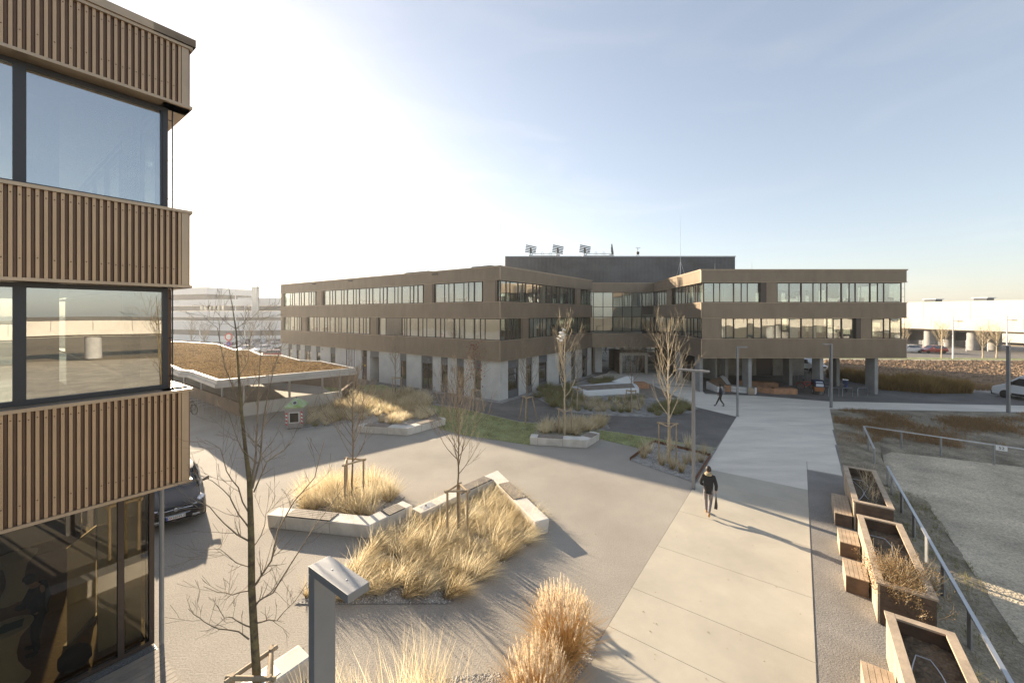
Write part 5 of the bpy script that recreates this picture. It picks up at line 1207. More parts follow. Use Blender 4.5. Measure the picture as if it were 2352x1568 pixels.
# loose stones: the top layer of the gravel in the near beds, and pebbles kicked onto the paving
def stones(name, polys, n, size, m, label, z, seed, out=0.0):
    rr = random.Random(seed); mb = MB()
    for poly, k in zip(polys, n):
        pts = scatter(poly, k, 0.0, rr)
        if out:
            m_ = len(poly); pts = []
            for _ in range(k):
                i = rr.randrange(m_); a, b = Vector(poly[i][:2]), Vector(poly[(i + 1) % m_][:2]); p = a.lerp(b, rr.random()); pts.append((p.x + rr.gauss(0, out), p.y + rr.gauss(0, out)))
        for (x, y) in pts:
            s = size * rr.uniform(.5, 1.4); a = rr.uniform(0, 3.14); c, sn = math.cos(a) * s, math.sin(a) * s; q = s * rr.uniform(.5, .8); h = s * rr.uniform(.5, .9)
            mb.add([(x + c, y + sn, z), (x - sn * .7, y + c * .7, z), (x - c, y - sn, z), (x + sn * .7, y - c * .7, z), (x + rr.uniform(-.3, .3) * s, y + rr.uniform(-.3, .3) * s, z + h)], [(0, 1, 4), (1, 2, 4), (2, 3, 4), (3, 0, 4)])
    o = mb.build(name, m); tag(o, label, 'gravel', kind='stuff'); return o
M['pebble'] = leafmat('pebble', (.26, .24, .21), (.74, .72, .68), 0.0)
stones('gravel_stones', [bedM, bedF, bedC, bed1], [5200, 4200, 2600, 1800], .022, M['pebble'], 'loose pale stones covering the near planting beds', .019, 12)
stones('pebbles', [bedM, bedF, bedC], [200, 220, 90], .012, M['pebble'], 'scattered pebbles on the paving around the planting beds', .005, 13, .12)
rr = random.Random(14); lm = MB()
for (x, y) in scatter([ut(1, -10), ut(26, -12), ut(26, .3), ut(1, .3)], 420, .0, rr):
    s = rr.uniform(.012, .03); a = rr.uniform(0, 6.28); c, sn = math.cos(a) * s, math.sin(a) * s
    lm.add([(x + c, y + sn, .022), (x - sn * .5, y + c * .5, .026), (x - c, y - sn, .022), (x + sn * .5, y - c * .5, .024)], [(0, 1, 2, 3)])
tag(lm.build('leaf_litter', M['shrubleaf']), 'dry leaf and straw litter blown over the plaza', 'litter', kind='stuff')

ro_ = scatter_blades('roof_sedum', roof_poly, 5200, .10, .022, M['sedum_tuft'], 'dry brown sedum tufts covering the flat shelter roof', 'sedum', zf=lambda x, y: 3.06, seed=15, k=4, spread=.9, keep=lambda x, y, rr: mnoise.noise(Vector((x * .5, y * .5, 2.2))) + rr.uniform(-.5, .5) > -.22)
# ---------------------------------------------------------------- vehicles
def paint(name, c, metal=.25): return mat(name, c, .28, metal, coat=.8)
M['black_paint'] = mat('black car paint', (.010, .011, .013), .22, 0, spec=.35); M['red_paint'] = paint('red car paint', (.28, .012, .018)); M['white_paint'] = paint('white car paint', (.72, .73, .74), 0)
M['silver_paint'] = paint('silver car paint', (.42, .43, .45), .7); M['grey_paint'] = paint('grey car paint', (.12, .13, .14), .5); M['blue_paint'] = paint('blue car paint', (.05, .08, .15), .4)
M['headlight'] = glassmat('headlight glass', (.7, .75, .8), .35, 0); M['plastic'] = mat('black plastic', (.02, .02, .021), .5)
M['lens_in'] = mat('headlamp reflector', (.55, .56, .58), .25, .8)
def wheel(root, x, y, r=.32, w=.2):
    s = 1 if y > 0 else -1
    o = MB().lathe([(r * .62, -w / 2), (r * .93, -w / 2), (r, -w * .3), (r, w * .3), (r * .93, w / 2), (r * .62, w / 2)], 20, (x, y, r), 'y').build('tyre', M['tyre'], root, smooth=40)
    MB().lathe([(r * .61, -w * .46), (r * .61, w * .46)], 16, (x, y, r), 'y').build('rim', M['rim'], o, smooth=30)
    mb = MB()
    for k in range(6):
        a = k * math.pi / 3; c, sn = math.cos(a), math.sin(a); q = y + s * (w * .47)
        mb.add([(x + c * .05 - sn * .03, q, r + sn * .05 + c * .03), (x + c * r * .56 - sn * .02, q, r + sn * r * .56 + c * .02), (x + c * r * .56 + sn * .02, q, r + sn * r * .56 - c * .02), (x + c * .05 + sn * .03, q, r + sn * .05 - c * .03)], [(0, 1, 2, 3)])
    mb.build('spokes', M['black'], o)
def car(label, pm, L=4.5, W=1.77, Hh=1.45, group=None, detail=False, estate=False):
    """nose at x=0, pointing to -x"""
    root = thing('car', (0, 0, 0), label, 'car', group); w = W / 2
    st = [(.0, .34, .55, .72, .52), (.018, .24, .64, .86, .60), (.06, .18, .71, .95, .67), (.13, .17, .78, .985, .74), (.22, .17, .86, 1, .80), (.29, .17, .92, 1, .86), (.31, .17, .94, 1, .88), (.55, .17, .95, 1, .89), (.80, .17, .97, 1, .90), (.88 if not estate else .97, .19, .98, .985, .91), (.955 if not estate else .985, .24, .96, .94, .86), (1.0, .36, .86, .84, .70)]
    vs = []
    for f, zb, zt, wf, zs in st:
        x = f * L; ww = w * wf
        half = [(ww * .80, zb), (ww * .97, zb + .06), (ww * 1.0, zb + (zs - zb) * .55), (ww * .965, zs), (ww * .86, zt - .03), (ww * .5, zt + .015)]
        ring = half + [(-a, b) for a, b in reversed(half)]
        vs += [(x, a, b) for a, b in ring]
    n = 12; m = len(st)
    fs = [(i * n + k, i * n + (k + 1) % n, (i + 1) * n + (k + 1) % n, (i + 1) * n + k) for i in range(m - 1) for k in range(n)] + [tuple(range(n)), tuple((m - 1) * n + k for k in reversed(range(n)))]
    body = MB().add(vs, fs).build('body', pm, root, smooth=42, recalc=True)
    # greenhouse
    zb, zr = .92, Hh; re = .80 if not estate else .93; rb = .93 if not estate else .985
    B = [(.29 * L, w * .80), (.42 * L, w * .89), (.62 * L, w * .90), (rb * L, w * .84)]; Tp = [(.435 * L, w * .60), (.50 * L, w * .67), (.62 * L, w * .68), (re * L, w * .60)]
    gv = []
    for (bx, by), (tx, ty) in zip(B, Tp): gv += [(bx, by, zb), (tx, ty, zr - .05), (tx, -ty, zr - .05), (bx, -by, zb)]
    MB().add(gv, [(0, 3, 2, 1)] + [(i * 4, i * 4 + 1, i * 4 + 5, i * 4 + 4) for i in range(3)] + [(i * 4 + 2, i * 4 + 3, i * 4 + 7, i * 4 + 6) for i in range(3)] + [(12, 13, 14, 15)]).build('window_glass', M['glass_car'], root)
    rv = []
    for (tx, ty), z in zip(Tp, (zr - .035, zr - .005, zr, zr - .05)): rv += [(tx, ty * 1.03, z - .02), (tx, ty * .6, z + .012), (tx, -ty * .6, z + .012), (tx, -ty * 1.03, z - .02)]
    MB().add(rv, [(i * 4 + k, i * 4 + k + 1, i * 4 + k + 5, i * 4 + k + 4) for i in range(3) for k in range(3)]).build('roof', pm, root, smooth=50)
    for s in (-1, 1):
        for i in range(4):
            (bx, by), (tx, ty) = B[i], Tp[i]
            MB().tube([(bx, s * by, zb - .02), (tx, s * ty, zr - .045)], .034 if i in (0, 3) else .026, 5).build('pillar', pm if i in (0, 3) else M['plastic'], root)
        for f in (.175, .80 if not estate else .82): wheel(root, f * L, s * (w - .11))
        MB().add([(.30 * L + .18, s * (w * .93), .93), (.30 * L + .30, s * (w * .93), .93), (.30 * L + .34, s * (w + .17), .96), (.30 * L + .22, s * (w + .17), .96), (.30 * L + .2, s * (w * .97), 1.02), (.30 * L + .30, s * (w * .97), 1.02), (.30 * L + .33, s * (w + .16), 1.09), (.30 * L + .24, s * (w + .16), 1.09)], [(0, 1, 2, 3), (4, 5, 6, 7), (0, 1, 5, 4), (1, 2, 6, 5), (2, 3, 7, 6), (3, 0, 4, 7)]).build('mirror', pm, root, recalc=True, bevel=.02)
        hl = MB().hexa([(.02 * L, s * w * .62, .50), (.018 * L, s * w * .52, .52), (.16 * L, s * w * .84, .72), (.12 * L, s * w * .985, .62)], [(.035 * L, s * w * .64, .665), (.03 * L, s * w * .52, .67), (.16 * L, s * w * .84, .80), (.125 * L, s * w * .985, .745)]).build('headlight', M['lens_in'], root, recalc=True, bevel=.012)
        MB().box(.975 * L, 1.0 * L + .004, s * w * .60 - .12, s * w * .60 + .12, .62, .84).build('tail_light', M['signred'], root)
    # nose: grille, bumper intake, plate
    gr_ = MB().hexa([(-.006, -w * .42, .50), (-.006, w * .42, .50), (.05, w * .42, .50), (.05, -w * .42, .50)], [(.012, -w * .50, .655), (.012, w * .50, .655), (.06, w * .50, .655), (.06, -w * .50, .655)]).build('grille', M['black'], root)
    if detail:
        for k in range(9): MB().box(-.012 + 0, .02, -w * .42 + k * w * .105, -w * .42 + k * w * .105 + .012, .51, .645).build('grille_bar', M['plastic'], gr_)
        MB().tube([(-.012, -w * .43, .495), (-.014, 0, .488), (-.012, w * .43, .495), (.006, w * .51, .66), (.0, 0, .672), (.006, -w * .51, .66), (-.012, -w * .43, .495)], .014, 6).build('grille_surround', M['chrome'], root, smooth=60)
        MB().lathe([(.0, -.022), (.058, -.018), (.062, .0)], 20, (-.012, 0, .665), 'y').build('badge', M['chrome'], root)
        bd = bpy.data.objects[[o.name for o in root.children if o.name.startswith('badge')][-1]]
        me = bd.data; me.transform(Matrix.Translation((-.012, 0, .665)) @ Matrix.Rotation(R(-90), 4, 'Z') @ Matrix.Translation((.012, 0, -.665)))
        for s in (-1, 1): MB().box(-.004, .1, s * w * .62 - .11, s * w * .62 + .11, .31, .38).build('fog_light', M['lens_in'], root, bevel=.01)
        MB().box(-.006, .1, -w * .62, w * .62, .245, .30).build('lower_intake', M['black'], root)
        for s in (-1, 1): MB().tube([(.10, s * w * .30, .765), (.30 * L, s * w * .52, .935)], .012, 5).build('bonnet_crease', pm, root)
        for s in (-.35, .3): MB().tube([(.285 * L, s * w, .925), (.33 * L, s * w + .35, .985)], .008, 4).build('wiper', M['black'], root)
        pt = MB().box(-.034, -.022, -.26, .26, .36, .475).build('number_plate', M['white'], root)
        MB().box(-.0352, -.0341, .215, .258, .362, .473).build('plate_band', M['platedblue'], pt)
        MB().box(-.0352, -.0341, -.26, .26, .360, .364).build('plate_line', M['signred'], pt)
        text_mesh('plate_text', 'W 26045 G', .105, M['black'], pt, (-.036, -.022, .418), (0, -1, 0), (0, 0, 1), .0008)
        MB().hexa([(-.0365, .098, .405), (-.0365, .13, .405), (-.0355, .13, .405), (-.0355, .098, .405)], [(-.0365, .098, .44), (-.0365, .13, .44), (-.0355, .13, .44), (-.0355, .098, .44)]).build('plate_crest', M['signred'], pt)
    else: MB().box(-.03, -.01, -.26, .26, .36, .47).build('number_plate', M['white'], root)
    return root
M['platedblue'] = mat('plate blue', (.02, .08, .42), .5)
# the dark car waiting beside the near building, nose towards the plaza
cp = g(404, 1186, .42); fd = Vector((.67, -.74, 0)).normalized()
c1 = car('glossy black hatchback car with white number plate parked beside the near office', M['black_paint'], 4.55, 1.78, 1.46, detail=True); place(c1, (cp.x, cp.y, 0), math.atan2(-fd.y, -fd.x))
# parked cars on the right road
proto = {}
def park(pm, loc, ang, label, group, **k):
    key = (pm, k.get('estate', False))
    if key not in proto: proto[key] = o = car(label, M[pm], group=group, **k)
    else: o = copy_tree(proto[key]); 
    place(o, loc, ang, 1.0, label); o['group'] = group; return o
park('red_paint', gd(2113, 75.5) + ZV * .045, R(-3), 'dark red hatchback parked by the fence under the viaduct', 'cars beside the viaduct')
park('white_paint', gd(2057, 76.5) + ZV * .045, R(-3), 'white saloon car parked in front of the dark red hatchback', 'cars beside the viaduct')
cols = ['silver_paint', 'grey_paint', 'white_paint', 'blue_paint', 'black_paint', 'grey_paint', 'silver_paint', 'blue_paint', 'grey_paint']
names = {'silver_paint': 'silver', 'grey_paint': 'dark grey', 'white_paint': 'white', 'blue_paint': 'dark blue', 'black_paint': 'black', 'red_paint': 'red'}
i = 0
for row, (Y, xs) in enumerate(((74, (395, 425, 460, 540, 580)), (82, (400, 430, 462, 498, 532, 565, 600)), (92, (540, 565, 590, 615, 640)))):
    for x in xs:
        pm = cols[(i * 5 + row) % len(cols)]; i += 1
        park(pm, gd(x, Y) + ZV * .025, R(70 + (i % 3) * 6), '%s %s parked in the car park row %s' % (names[pm], 'estate car' if i % 3 == 0 else 'saloon car', ('closest to the planted roof', 'along the bare trees', 'closest to the white offices')[row]), 'cars in the car park', estate=(i % 3 == 0))
park('red_paint', gd(588, 66) + ZV * .035, R(12), 'bright red car passing the planted shelter roof towards the car park', 'cars in the car park')
park('grey_paint', (48, -6, -.6), R(100), 'dark grey car parked past the gravel lot', 'cars past the lot'); park('red_paint', (50, -12, -.6), R(95), 'red car parked past the gravel lot', 'cars past the lot'); park('silver_paint', (46, 2, -.6), R(95), 'silver car parked past the gravel lot', 'cars past the lot')
# delivery vans
def van(label, prof, glass, W, pm, wheels, r, group=None, sign=False):
    root = thing('van', (0, 0, 0), label, 'van', group); w = W / 2; n = len(prof)
    tp = lambda z: 1 - max(0, z - 1.0) * .09
    vs = [(x, s * w * tp(z), z) for s in (-1, 1) for x, z in prof]
    MB().add(vs, [tuple(range(n)), tuple(reversed(range(n, 2 * n)))] + [(i, (i + 1) % n, n + (i + 1) % n, n + i) for i in range(n)]).build('body', pm, root, recalc=True, bevel=.07, smooth=35)
    for s in (-1, 1):
        for poly in glass['side']:
            q = [(x, s * (w * tp(z) + .006), z) for x, z in poly]; MB().add(q, [tuple(range(len(q)))]).build('side_window', M['glass_car'], root)
        for x in wheels:
            wheel(root, x, s * (w - .12), r, .24); MB().tube([(x, s * (w - .25), r + .02), (x, s * (w + .004), r + .02)], r * 1.18, 20).build('wheel_arch', M['plastic'], root)
        MB().box(wheels[0] + r * 1.25, wheels[1] - r * 1.25, s * w - .02, s * w + .02, .36, .58).build('side_moulding', M['plastic'], root)
        MB().box(glass['mirror'], glass['mirror'] + .2, min(s * (w - .05), s * (w + .26)), max(s * (w - .05), s * (w + .26)), 1.35, 1.72).build('mirror', M['plastic'], root, bevel=.03)
        hx, hz_ = glass['lamp']; MB().box(hx - .03, hx + .28, s * w * .72 - .14, s * w * .72 + .14, hz_ - .12, hz_ + .12).build('headlight', M['lens_in'], root, bevel=.04)
    a, b = glass['front']
    q = [(a[0] - .012, -w * .84, a[1] + .012), (a[0] - .012, w * .84, a[1] + .012), (b[0] - .012, w * .78, b[1] + .012), (b[0] - .012, -w * .78, b[1] + .012)]; MB().add(q, [(0, 1, 2, 3)]).build('windscreen', M['glass_car'], root)
    MB().box(-.05, .25, -w * .95, w * .95, .22, .62).build('bumper', M['plastic'], root, bevel=.04)
    MB().box(prof[1][0] - .05, prof[1][0] + .06, -w * .5, w * .5, .72, .92).build('grille', M['black'], root); MB().box(-.065, -.052, -.26, .26, .42, .53).build('number_plate', M['white'], root)
    return root
crafter = [(.05, .30), (.0, .75), (.10, 1.05), (.95, 1.42), (1.95, 2.28), (2.45, 2.56), (3.0, 2.62), (5.95, 2.62), (6.0, 2.3), (6.0, .30)]
v1 = van('white high roof delivery van with yellow side panel standing on the drive', crafter, {'side': [[(1.15, 1.42), (1.98, 2.10), (2.75, 2.12), (2.66, 1.36)]], 'front': ((.98, 1.44), (1.93, 2.27)), 'mirror': 1.3, 'lamp': (.3, 1.05)}, 2.04, M['white_paint'], (1.05, 4.7), .36)
vp = gd(2276, 36.3); place(v1, (vp.x + .7, vp.y, .012), R(-80), .88)
sg = MB().box(3.05, 4.5, -1.012, -1.002, 1.35, 2.08)
for k in range(len(sg.v)):
    x, y, z = sg.v[k]; sg.v[k] = (x, y * (1 - max(0, z - 1.0) * .09) - .004, z)
sgo = sg.build('yellow_panel', M['yellow'], None); sgo.parent = v1
for k, (tx, z) in enumerate((('LOCK', 1.94), ('LOUD', 1.78))):
    tm = text_mesh('panel_text', tx, .17, M['black'], None, (3.12, -1.02 * (1 - (z - 1) * .09) - .006, z), (1, 0, 0), (0, -.09, 1), .001, 'LEFT'); tm.parent = sgo
for k in range(4):
    z = 1.64 - k * .08; tm = MB().box(3.12, 4.2 - (k % 2) * .25, -1.02 * (1 - (z - 1) * .09) - .008, -1.02 * (1 - (z - 1) * .09) - .005, z - .02, z + .02).build('text_line', M['wood_dark'], None); tm.parent = sgo
vito = [(.05, .28), (.0, .70), (.06, .95), (.95, 1.22), (1.75, 1.80), (2.2, 1.90), (4.6, 1.90), (4.75, 1.5), (4.75, .28)]
v2 = van('white compact van parked behind the wing columns', vito, {'side': [[(1.2, 1.22), (1.80, 1.72), (2.6, 1.74), (2.5, 1.2)], [(2.7, 1.2), (2.75, 1.74), (4.3, 1.74), (4.4, 1.2)]], 'front': ((.98, 1.24), (1.73, 1.79)), 'mirror': 1.35, 'lamp': (.2, .92)}, 1.9, M['white_paint'], (.85, 3.9), .33)
place(v2, (38.6, 49.0, .012), R(117))

# ---------------------------------------------------------------- bicycles and racks
def bike(label, m, extra=None, group='parked bicycles'):
    root = thing('bicycle', (0, 0, 0), label, 'bicycle', group); r = .34
    for x in (0, 1.06):
        ring = [(x + math.cos(q) * r, 0, r + math.sin(q) * r) for q in [k * math.pi / 12 for k in range(25)]]
        wh = MB().tube(ring, .02, 6, cap=False).build('wheel', M['tyre'], root, smooth=60)
        sp_ = MB()
        for k in range(10): a = k * math.pi / 5; sp_.tube([(x, 0, r), (x + math.cos(a) * r, 0, r + math.sin(a) * r)], .003, 3, cap=False)
        sp_.build('spokes', M['steel'], wh)
        MB().tube([(x + math.cos(q) * (r + .04), 0, r + math.sin(q) * (r + .04)) for q in [R(30 + k * 15) for k in range(10)]], .018, 5).build('mudguard', m, wh)
    A, B, C, D = (0, 0, r), (.42, 0, .30), (.30, 0, .78), (.86, 0, .80); E = (1.06, 0, r)
    f = MB()
    for a, b, q in ((A, B, .012), (A, (.32, 0, .72), .010), (B, (.28, 0, .86), .016), (B, D, .020), (C, D, .018), ((.84, 0, .90), (.90, 0, .62), .018), ((.90, 0, .62), E, .014)): f.tube([a, b], q, 6)
    f.build('frame', m, root, smooth=50)
    MB().tube([(.75, -.26, 1.02), (.86, -.2, 1.03), (.84, 0, .98), (.86, .2, 1.03), (.75, .26, 1.02)], .013, 6).build('handlebar', M['chrome'], root); MB().tube([(.84, 0, .88), (.84, 0, .98)], .013, 6).build('stem', M['steel'], root)
    MB().lathe([(.02, -.02), (.09, -.01), (.10, .02), (.06, .05), (0, .055)], 10, (.24, 0, .92)).build('saddle', M['black'], root, smooth=60)
    MB().tube([(.42, -.09, .30), (.42, .09, .30)], .055, 10).build('crank', M['steel'], root)
    MB().box(-.22, .2, -.06, .06, .70, .715).build('carrier', M['black'], root)
    if extra: extra(root)
    return root
b1 = bike('black city bicycle leaning on the hoops beside the shelter wall', M['black'], group='bicycles by the shelter'); pb1 = g(452, 952); place(b1, (pb1.x - .2, pb1.y, .0), R(160), 1.06)
b1b = copy_tree(b1); place(b1b, (pb1.x - 1.1, pb1.y + .9, 0), R(165), 1.03, 'second dark bicycle further back along the shelter wall')
b2 = bike('bright red bicycle parked beside the larch bench', mat('red bike', (.75, .06, .02), .4)); p = g(1848, 895); place(b2, (p.x - .4, p.y, .012), R(-25), 1.02)
b3 = bike('dark bicycle parked against the shaded wing column', M['black']); p = g(1893, 893); place(b3, (p.x - .3, p.y, .012), R(75))
b4 = bike('blue bicycle with a dark bag parked at the hoops before the shrub hedge', mat('blue bike', (.03, .12, .55), .4), extra=lambda r: MB().box(.7, 1.15, -.22, .22, .66, 1.05).build('front_bag', M['blue_paint'], r, bevel=.05)); p = g(1958, 901); place(b4, (p.x - .4, p.y + .2, .012), R(55))
# cargo tricycle with canopy
ct = thing('cargo_tricycle', (0, 0, 0), 'cargo tricycle with navy canopy and brown box beside the lamp post', 'tricycle')
for x, y in ((.2, -.42), (.2, .42), (1.75, 0)):
    r = .29; MB().tube([(x + math.cos(q) * r, y, r + math.sin(q) * r) for q in [k * math.pi / 10 for k in range(21)]], .028, 6, cap=False).build('wheel', M['tyre'], ct, smooth=60); MB().tube([(x, y - .05, r), (x, y + .05, r)], .05, 8).build('hub', M['steel'], ct)
MB().hexa([(-.25, -.34, .38), (-.25, .34, .38), (.65, .34, .42), (.65, -.34, .42)], [(-.36, -.42, .78), (-.36, .42, .78), (.75, .42, .82), (.75, -.42, .82)]).build('box', mat('brown cargo box', (.40, .17, .07), .5), ct, bevel=.02)
pr = [(-.36, .79), (-.36, 1.15), (-.1, 1.38), (.3, 1.45), (.75, 1.35), (.76, .83)]
MB().add([(x, s * .40, z) for s in (-1, 1) for x, z in pr], [tuple(range(6)), tuple(reversed(range(6, 12)))] + [(k, (k + 1) % 6, 6 + (k + 1) % 6, 6 + k) for k in range(6)]).build('canopy', mat('navy canvas', (.012, .018, .05), .8), ct, recalc=True, bevel=.03)
MB().add([(-.367, -.3, .86), (-.367, .3, .86), (-.367, .3, 1.12), (-.20, .26, 1.31), (-.20, -.26, 1.31), (-.367, -.3, 1.12)], [(0, 1, 2, 5), (5, 2, 3, 4)]).build('canopy_window', mat('hazy vinyl', (.55, .58, .62), .25), ct)
for s in (-1, 1): MB().add([(-.1, s * .405, .9), (.5, s * .405, .9), (.5, s * .405, 1.3), (-.05, s * .405, 1.28)], [(0, 1, 2, 3)]).build('canopy_window', M['glass_car'], ct)
MB().tube([(.7, 0, .5), (1.2, 0, .45), (1.75, 0, .29)], .025, 6).build('frame', M['black'], ct); MB().tube([(1.25, 0, .45), (1.38, 0, .95)], .02, 6).build('seat_post', M['steel'], ct); MB().lathe([(.03, -.02), (.1, 0), (.05, .05)], 8, (1.40, 0, .96)).build('saddle', M['black'], ct)
MB().tube([(1.0, -.3, 1.05), (.85, -.2, 1.05), (.85, .2, 1.05), (1.0, .3, 1.05)], .015, 6).build('handlebar', M['chrome'], ct)
p = g(1884, 908); place(ct, (p.x, p.y + .2, .012), R(68), .95)
def hoop(p, a, label, w=.8, h=.8, group='bicycle hoops'):
    d = Vector((math.cos(a), math.sin(a), 0)); p = Vector((p[0], p[1], 0))
    o = MB().tube([p, p + ZV * (h - .08), p + d * .08 + ZV * h, p + d * (w - .08) + ZV * h, p + d * w + ZV * (h - .08), p + d * w], .022, 6).build('bicycle_hoop', M['steel'], smooth=60); tag(o, label, 'bicycle stand', group)
for k in range(5): q = g(466 - 0, 958) + Vector((-1.15 * k * .8, 1.15 * k * .62, 0)); hoop(q + Vector((.15, -.15, 0)), R(30), 'steel bicycle hoop by the concrete wall of the planted shelter', group='hoops by the shelter')
for x, y in ((1888, 906.5), (1903, 911), (1935, 911), (1970, 911)): hoop(g(x, y), R(10), 'steel bicycle hoop on the dark asphalt beneath the wing', w=1.1)
for (x, y) in ((1833, 874), (1862, 876)):
    q = g(x, y); m = MB()
    for s in (0, .9): m.tube([q + Vector((s * .3, s, 0)), q + Vector((s * .3, s, 1.05))], .03, 6)
    for z in (.6, 1.05): m.tube([q + ZV * z, q + Vector((.27, .9, z))], .02, 6)
    tag(m.build('guard_rail', M['lampgrey']), 'short dark guard rail in the passage under the wing', 'railing', 'guard rails under the wing')

# ---------------------------------------------------------------- people
def skin_mesh(name, verts, edges, radii, m, parent, sub=2, smooth=True):
    me = bpy.data.meshes.new(name); me.from_pydata(verts, edges, []); o = bpy.data.objects.new(name, me); col.objects.link(o)
    md = o.modifiers.new('skin', 'SKIN'); md.use_smooth_shade = True
    for v, r in zip(me.skin_vertices[0].data, radii): v.radius = r if isinstance(r, tuple) else (r, r)
    me.skin_vertices[0].data[0].use_root = True
    sb = o.modifiers.new('sub', 'SUBSURF'); sb.levels = sub; sb.render_levels = sub
    dg = bpy.context.evaluated_depsgraph_get(); nm = bpy.data.meshes.new_from_object(o.evaluated_get(dg)); bpy.data.objects.remove(o)
    nm.materials.clear(); nm.materials.append(m); nm.polygons.foreach_set('use_smooth', [True] * len(nm.polygons))
    ob = bpy.data.objects.new(name, nm); col.objects.link(ob); ob.parent = parent; return ob
def person(label, jm, tm, sm, hm, pose, hood=None, skin=None):
    """stands at the origin, faces +y; pose gives foot, knee, hand and elbow points"""
    root = thing('person', (0, 0, 0), label, 'person'); P = dict(pelvis=(0, 0, .95), waist=(0, 0, 1.08), chest=(0, .01, 1.32), neck=(0, .02, 1.50), head0=(0, .035, 1.58), head1=(0, .045, 1.68), head2=(0, .04, 1.74))
    P.update(pose)
    k = list(P); V = [P[q] for q in ('pelvis', 'waist', 'chest', 'neck', 'head0', 'head1', 'head2', 'shl', 'ell', 'hal', 'shr', 'elr', 'har', 'hil', 'knl', 'anl', 'hir', 'knr', 'anr')]
    E = [(0, 1), (1, 2), (2, 3), (3, 4), (4, 5), (5, 6), (2, 7), (7, 8), (8, 9), (2, 10), (10, 11), (11, 12), (0, 13), (13, 14), (14, 15), (0, 16), (16, 17), (17, 18)]
    Rr = [(.13, .10), (.12, .09), (.14, .10), .055, .07, .085, .06, .06, .042, .028, .06, .042, .028, .085, .055, .035, .085, .055, .035]
    body = skin_mesh('body', V, E, Rr, skin or M['skin'], root)
    # face and ears
    h = Vector(P['head1']); fc = MB().lathe([(.0, -.012), (.012, -.008), (.010, .008), (0, .012)], 6, (h.x, h.y + .092, h.z - .03)); 
    for s in (-1, 1): fc.lathe([(.0, -.03), (.012, -.02), (.014, .01), (0, .03)], 6, (h.x + s * .082, h.y - .005, h.z - .03))
    fc.build('features', skin or M['skin'], None).parent = root
    hv = []
    hair = MB(); n = 14
    for i in range(7):
        th = R(-5 + i * 15.5); 
        for kk in range(n):
            a = 2 * math.pi * kk / n; cut = .0 if math.sin(a) < .2 else .035
            zz = h.z + .005 + max(math.sin(th) * .112, cut - .02 + (0 if i else 0)) - (.055 if (i == 0 and math.sin(a) < .35) else 0)
            rr_ = .097 * math.cos(max(th, 0)) + .002
            hair.v.append((h.x + rr_ * math.cos(a), h.y - .008 + rr_ * 1.08 * math.sin(a), zz))
    for i in range(6):
        for kk in range(n): hair.f.append((i * n + kk, i * n + (kk + 1) % n, (i + 1) * n + (kk + 1) % n, (i + 1) * n + kk)); hair.m.append(0)
    hair.f.append(tuple(6 * n + kk for kk in range(n))); hair.m.append(0)
    hair.build('hair', hm, None, smooth=80).parent = root
    # jacket and trousers over the body
    mid = lambda a, b, q: tuple(Vector(P[a]).lerp(Vector(P[b]), q))
    J = [P['pelvis'], P['waist'], P['chest'], mid('chest', 'neck', .75), P['shl'], P['ell'], mid('ell', 'hal', .88), P['shr'], P['elr'], mid('elr', 'har', .88), (P['pelvis'][0], P['pelvis'][1], P['pelvis'][2] - .15)]
    skin_mesh('jacket', J, [(0, 1), (1, 2), (2, 3), (2, 4), (4, 5), (5, 6), (2, 7), (7, 8), (8, 9), (0, 10)], [(.165, .125), (.155, .12), (.175, .13), .085, .085, .065, .05, .085, .065, .05, (.19, .15)], jm, root)
    Tt = [(P['pelvis'][0], P['pelvis'][1], P['pelvis'][2] - .02), P['hil'], P['knl'], P['anl'], P['hir'], P['knr'], P['anr']]
    skin_mesh('trousers', Tt, [(0, 1), (1, 2), (2, 3), (0, 4), (4, 5), (5, 6)], [(.11, .09), .088, .068, .052, .088, .068, .052], tm, root)
    for s in ('l', 'r'):
        a = Vector(P['an' + s]); t_ = Vector(P['to' + s]); d = (t_ - a); d.z = 0; d = d.normalized() if d.length > 1e-3 else Vector((0, 1, 0))
        heel = a - d * .04; skin_mesh('shoe', [tuple(a), tuple(heel.lerp(t_, .3) + ZV * -.03), tuple(t_)], [(0, 1), (1, 2)], [.05, .048, .036], sm, root)
        # hand: palm and five fingers
        w = Vector(P['ha' + s]); e = Vector(P['el' + s]); dr = (w - e).normalized(); sd = Vector((1, 0, 0)) - dr * dr.x; sd = sd.normalized(); fw = dr.cross(sd)
        HV = [tuple(w - dr * .02), tuple(w + dr * .05)]; HE = [(0, 1)]; HR = [(.024, .02), (.032, .018)]
        for kf, (off, ln) in enumerate(((-.026, .065), (-.009, .08), (.009, .075), (.026, .06))):
            i0 = len(HV); HV += [tuple(w + dr * .075 + fw * off), tuple(w + dr * (.075 + ln * .5) + fw * off + sd * .008), tuple(w + dr * (.075 + ln) + fw * off + sd * .025)]; HE += [(1, i0), (i0, i0 + 1), (i0 + 1, i0 + 2)]; HR += [.009, .0085, .007]
        i0 = len(HV); HV += [tuple(w + dr * .03 + fw * -.04), tuple(w + dr * .065 + fw * -.055)]; HE += [(0, i0), (i0, i0 + 1)]; HR += [.011, .008]
        skin_mesh('hand', HV, HE, HR, skin or M['skin'], root, 1)
    if hood:
        c = Vector(P['neck']); MB().lathe([(.075, -.05), (.125, -.045), (.135, .0), (.11, .045), (.085, .05)], 16, (c.x, c.y - .015, c.z + .015)).build('hood', hood, None, smooth=60).parent = root
    return root
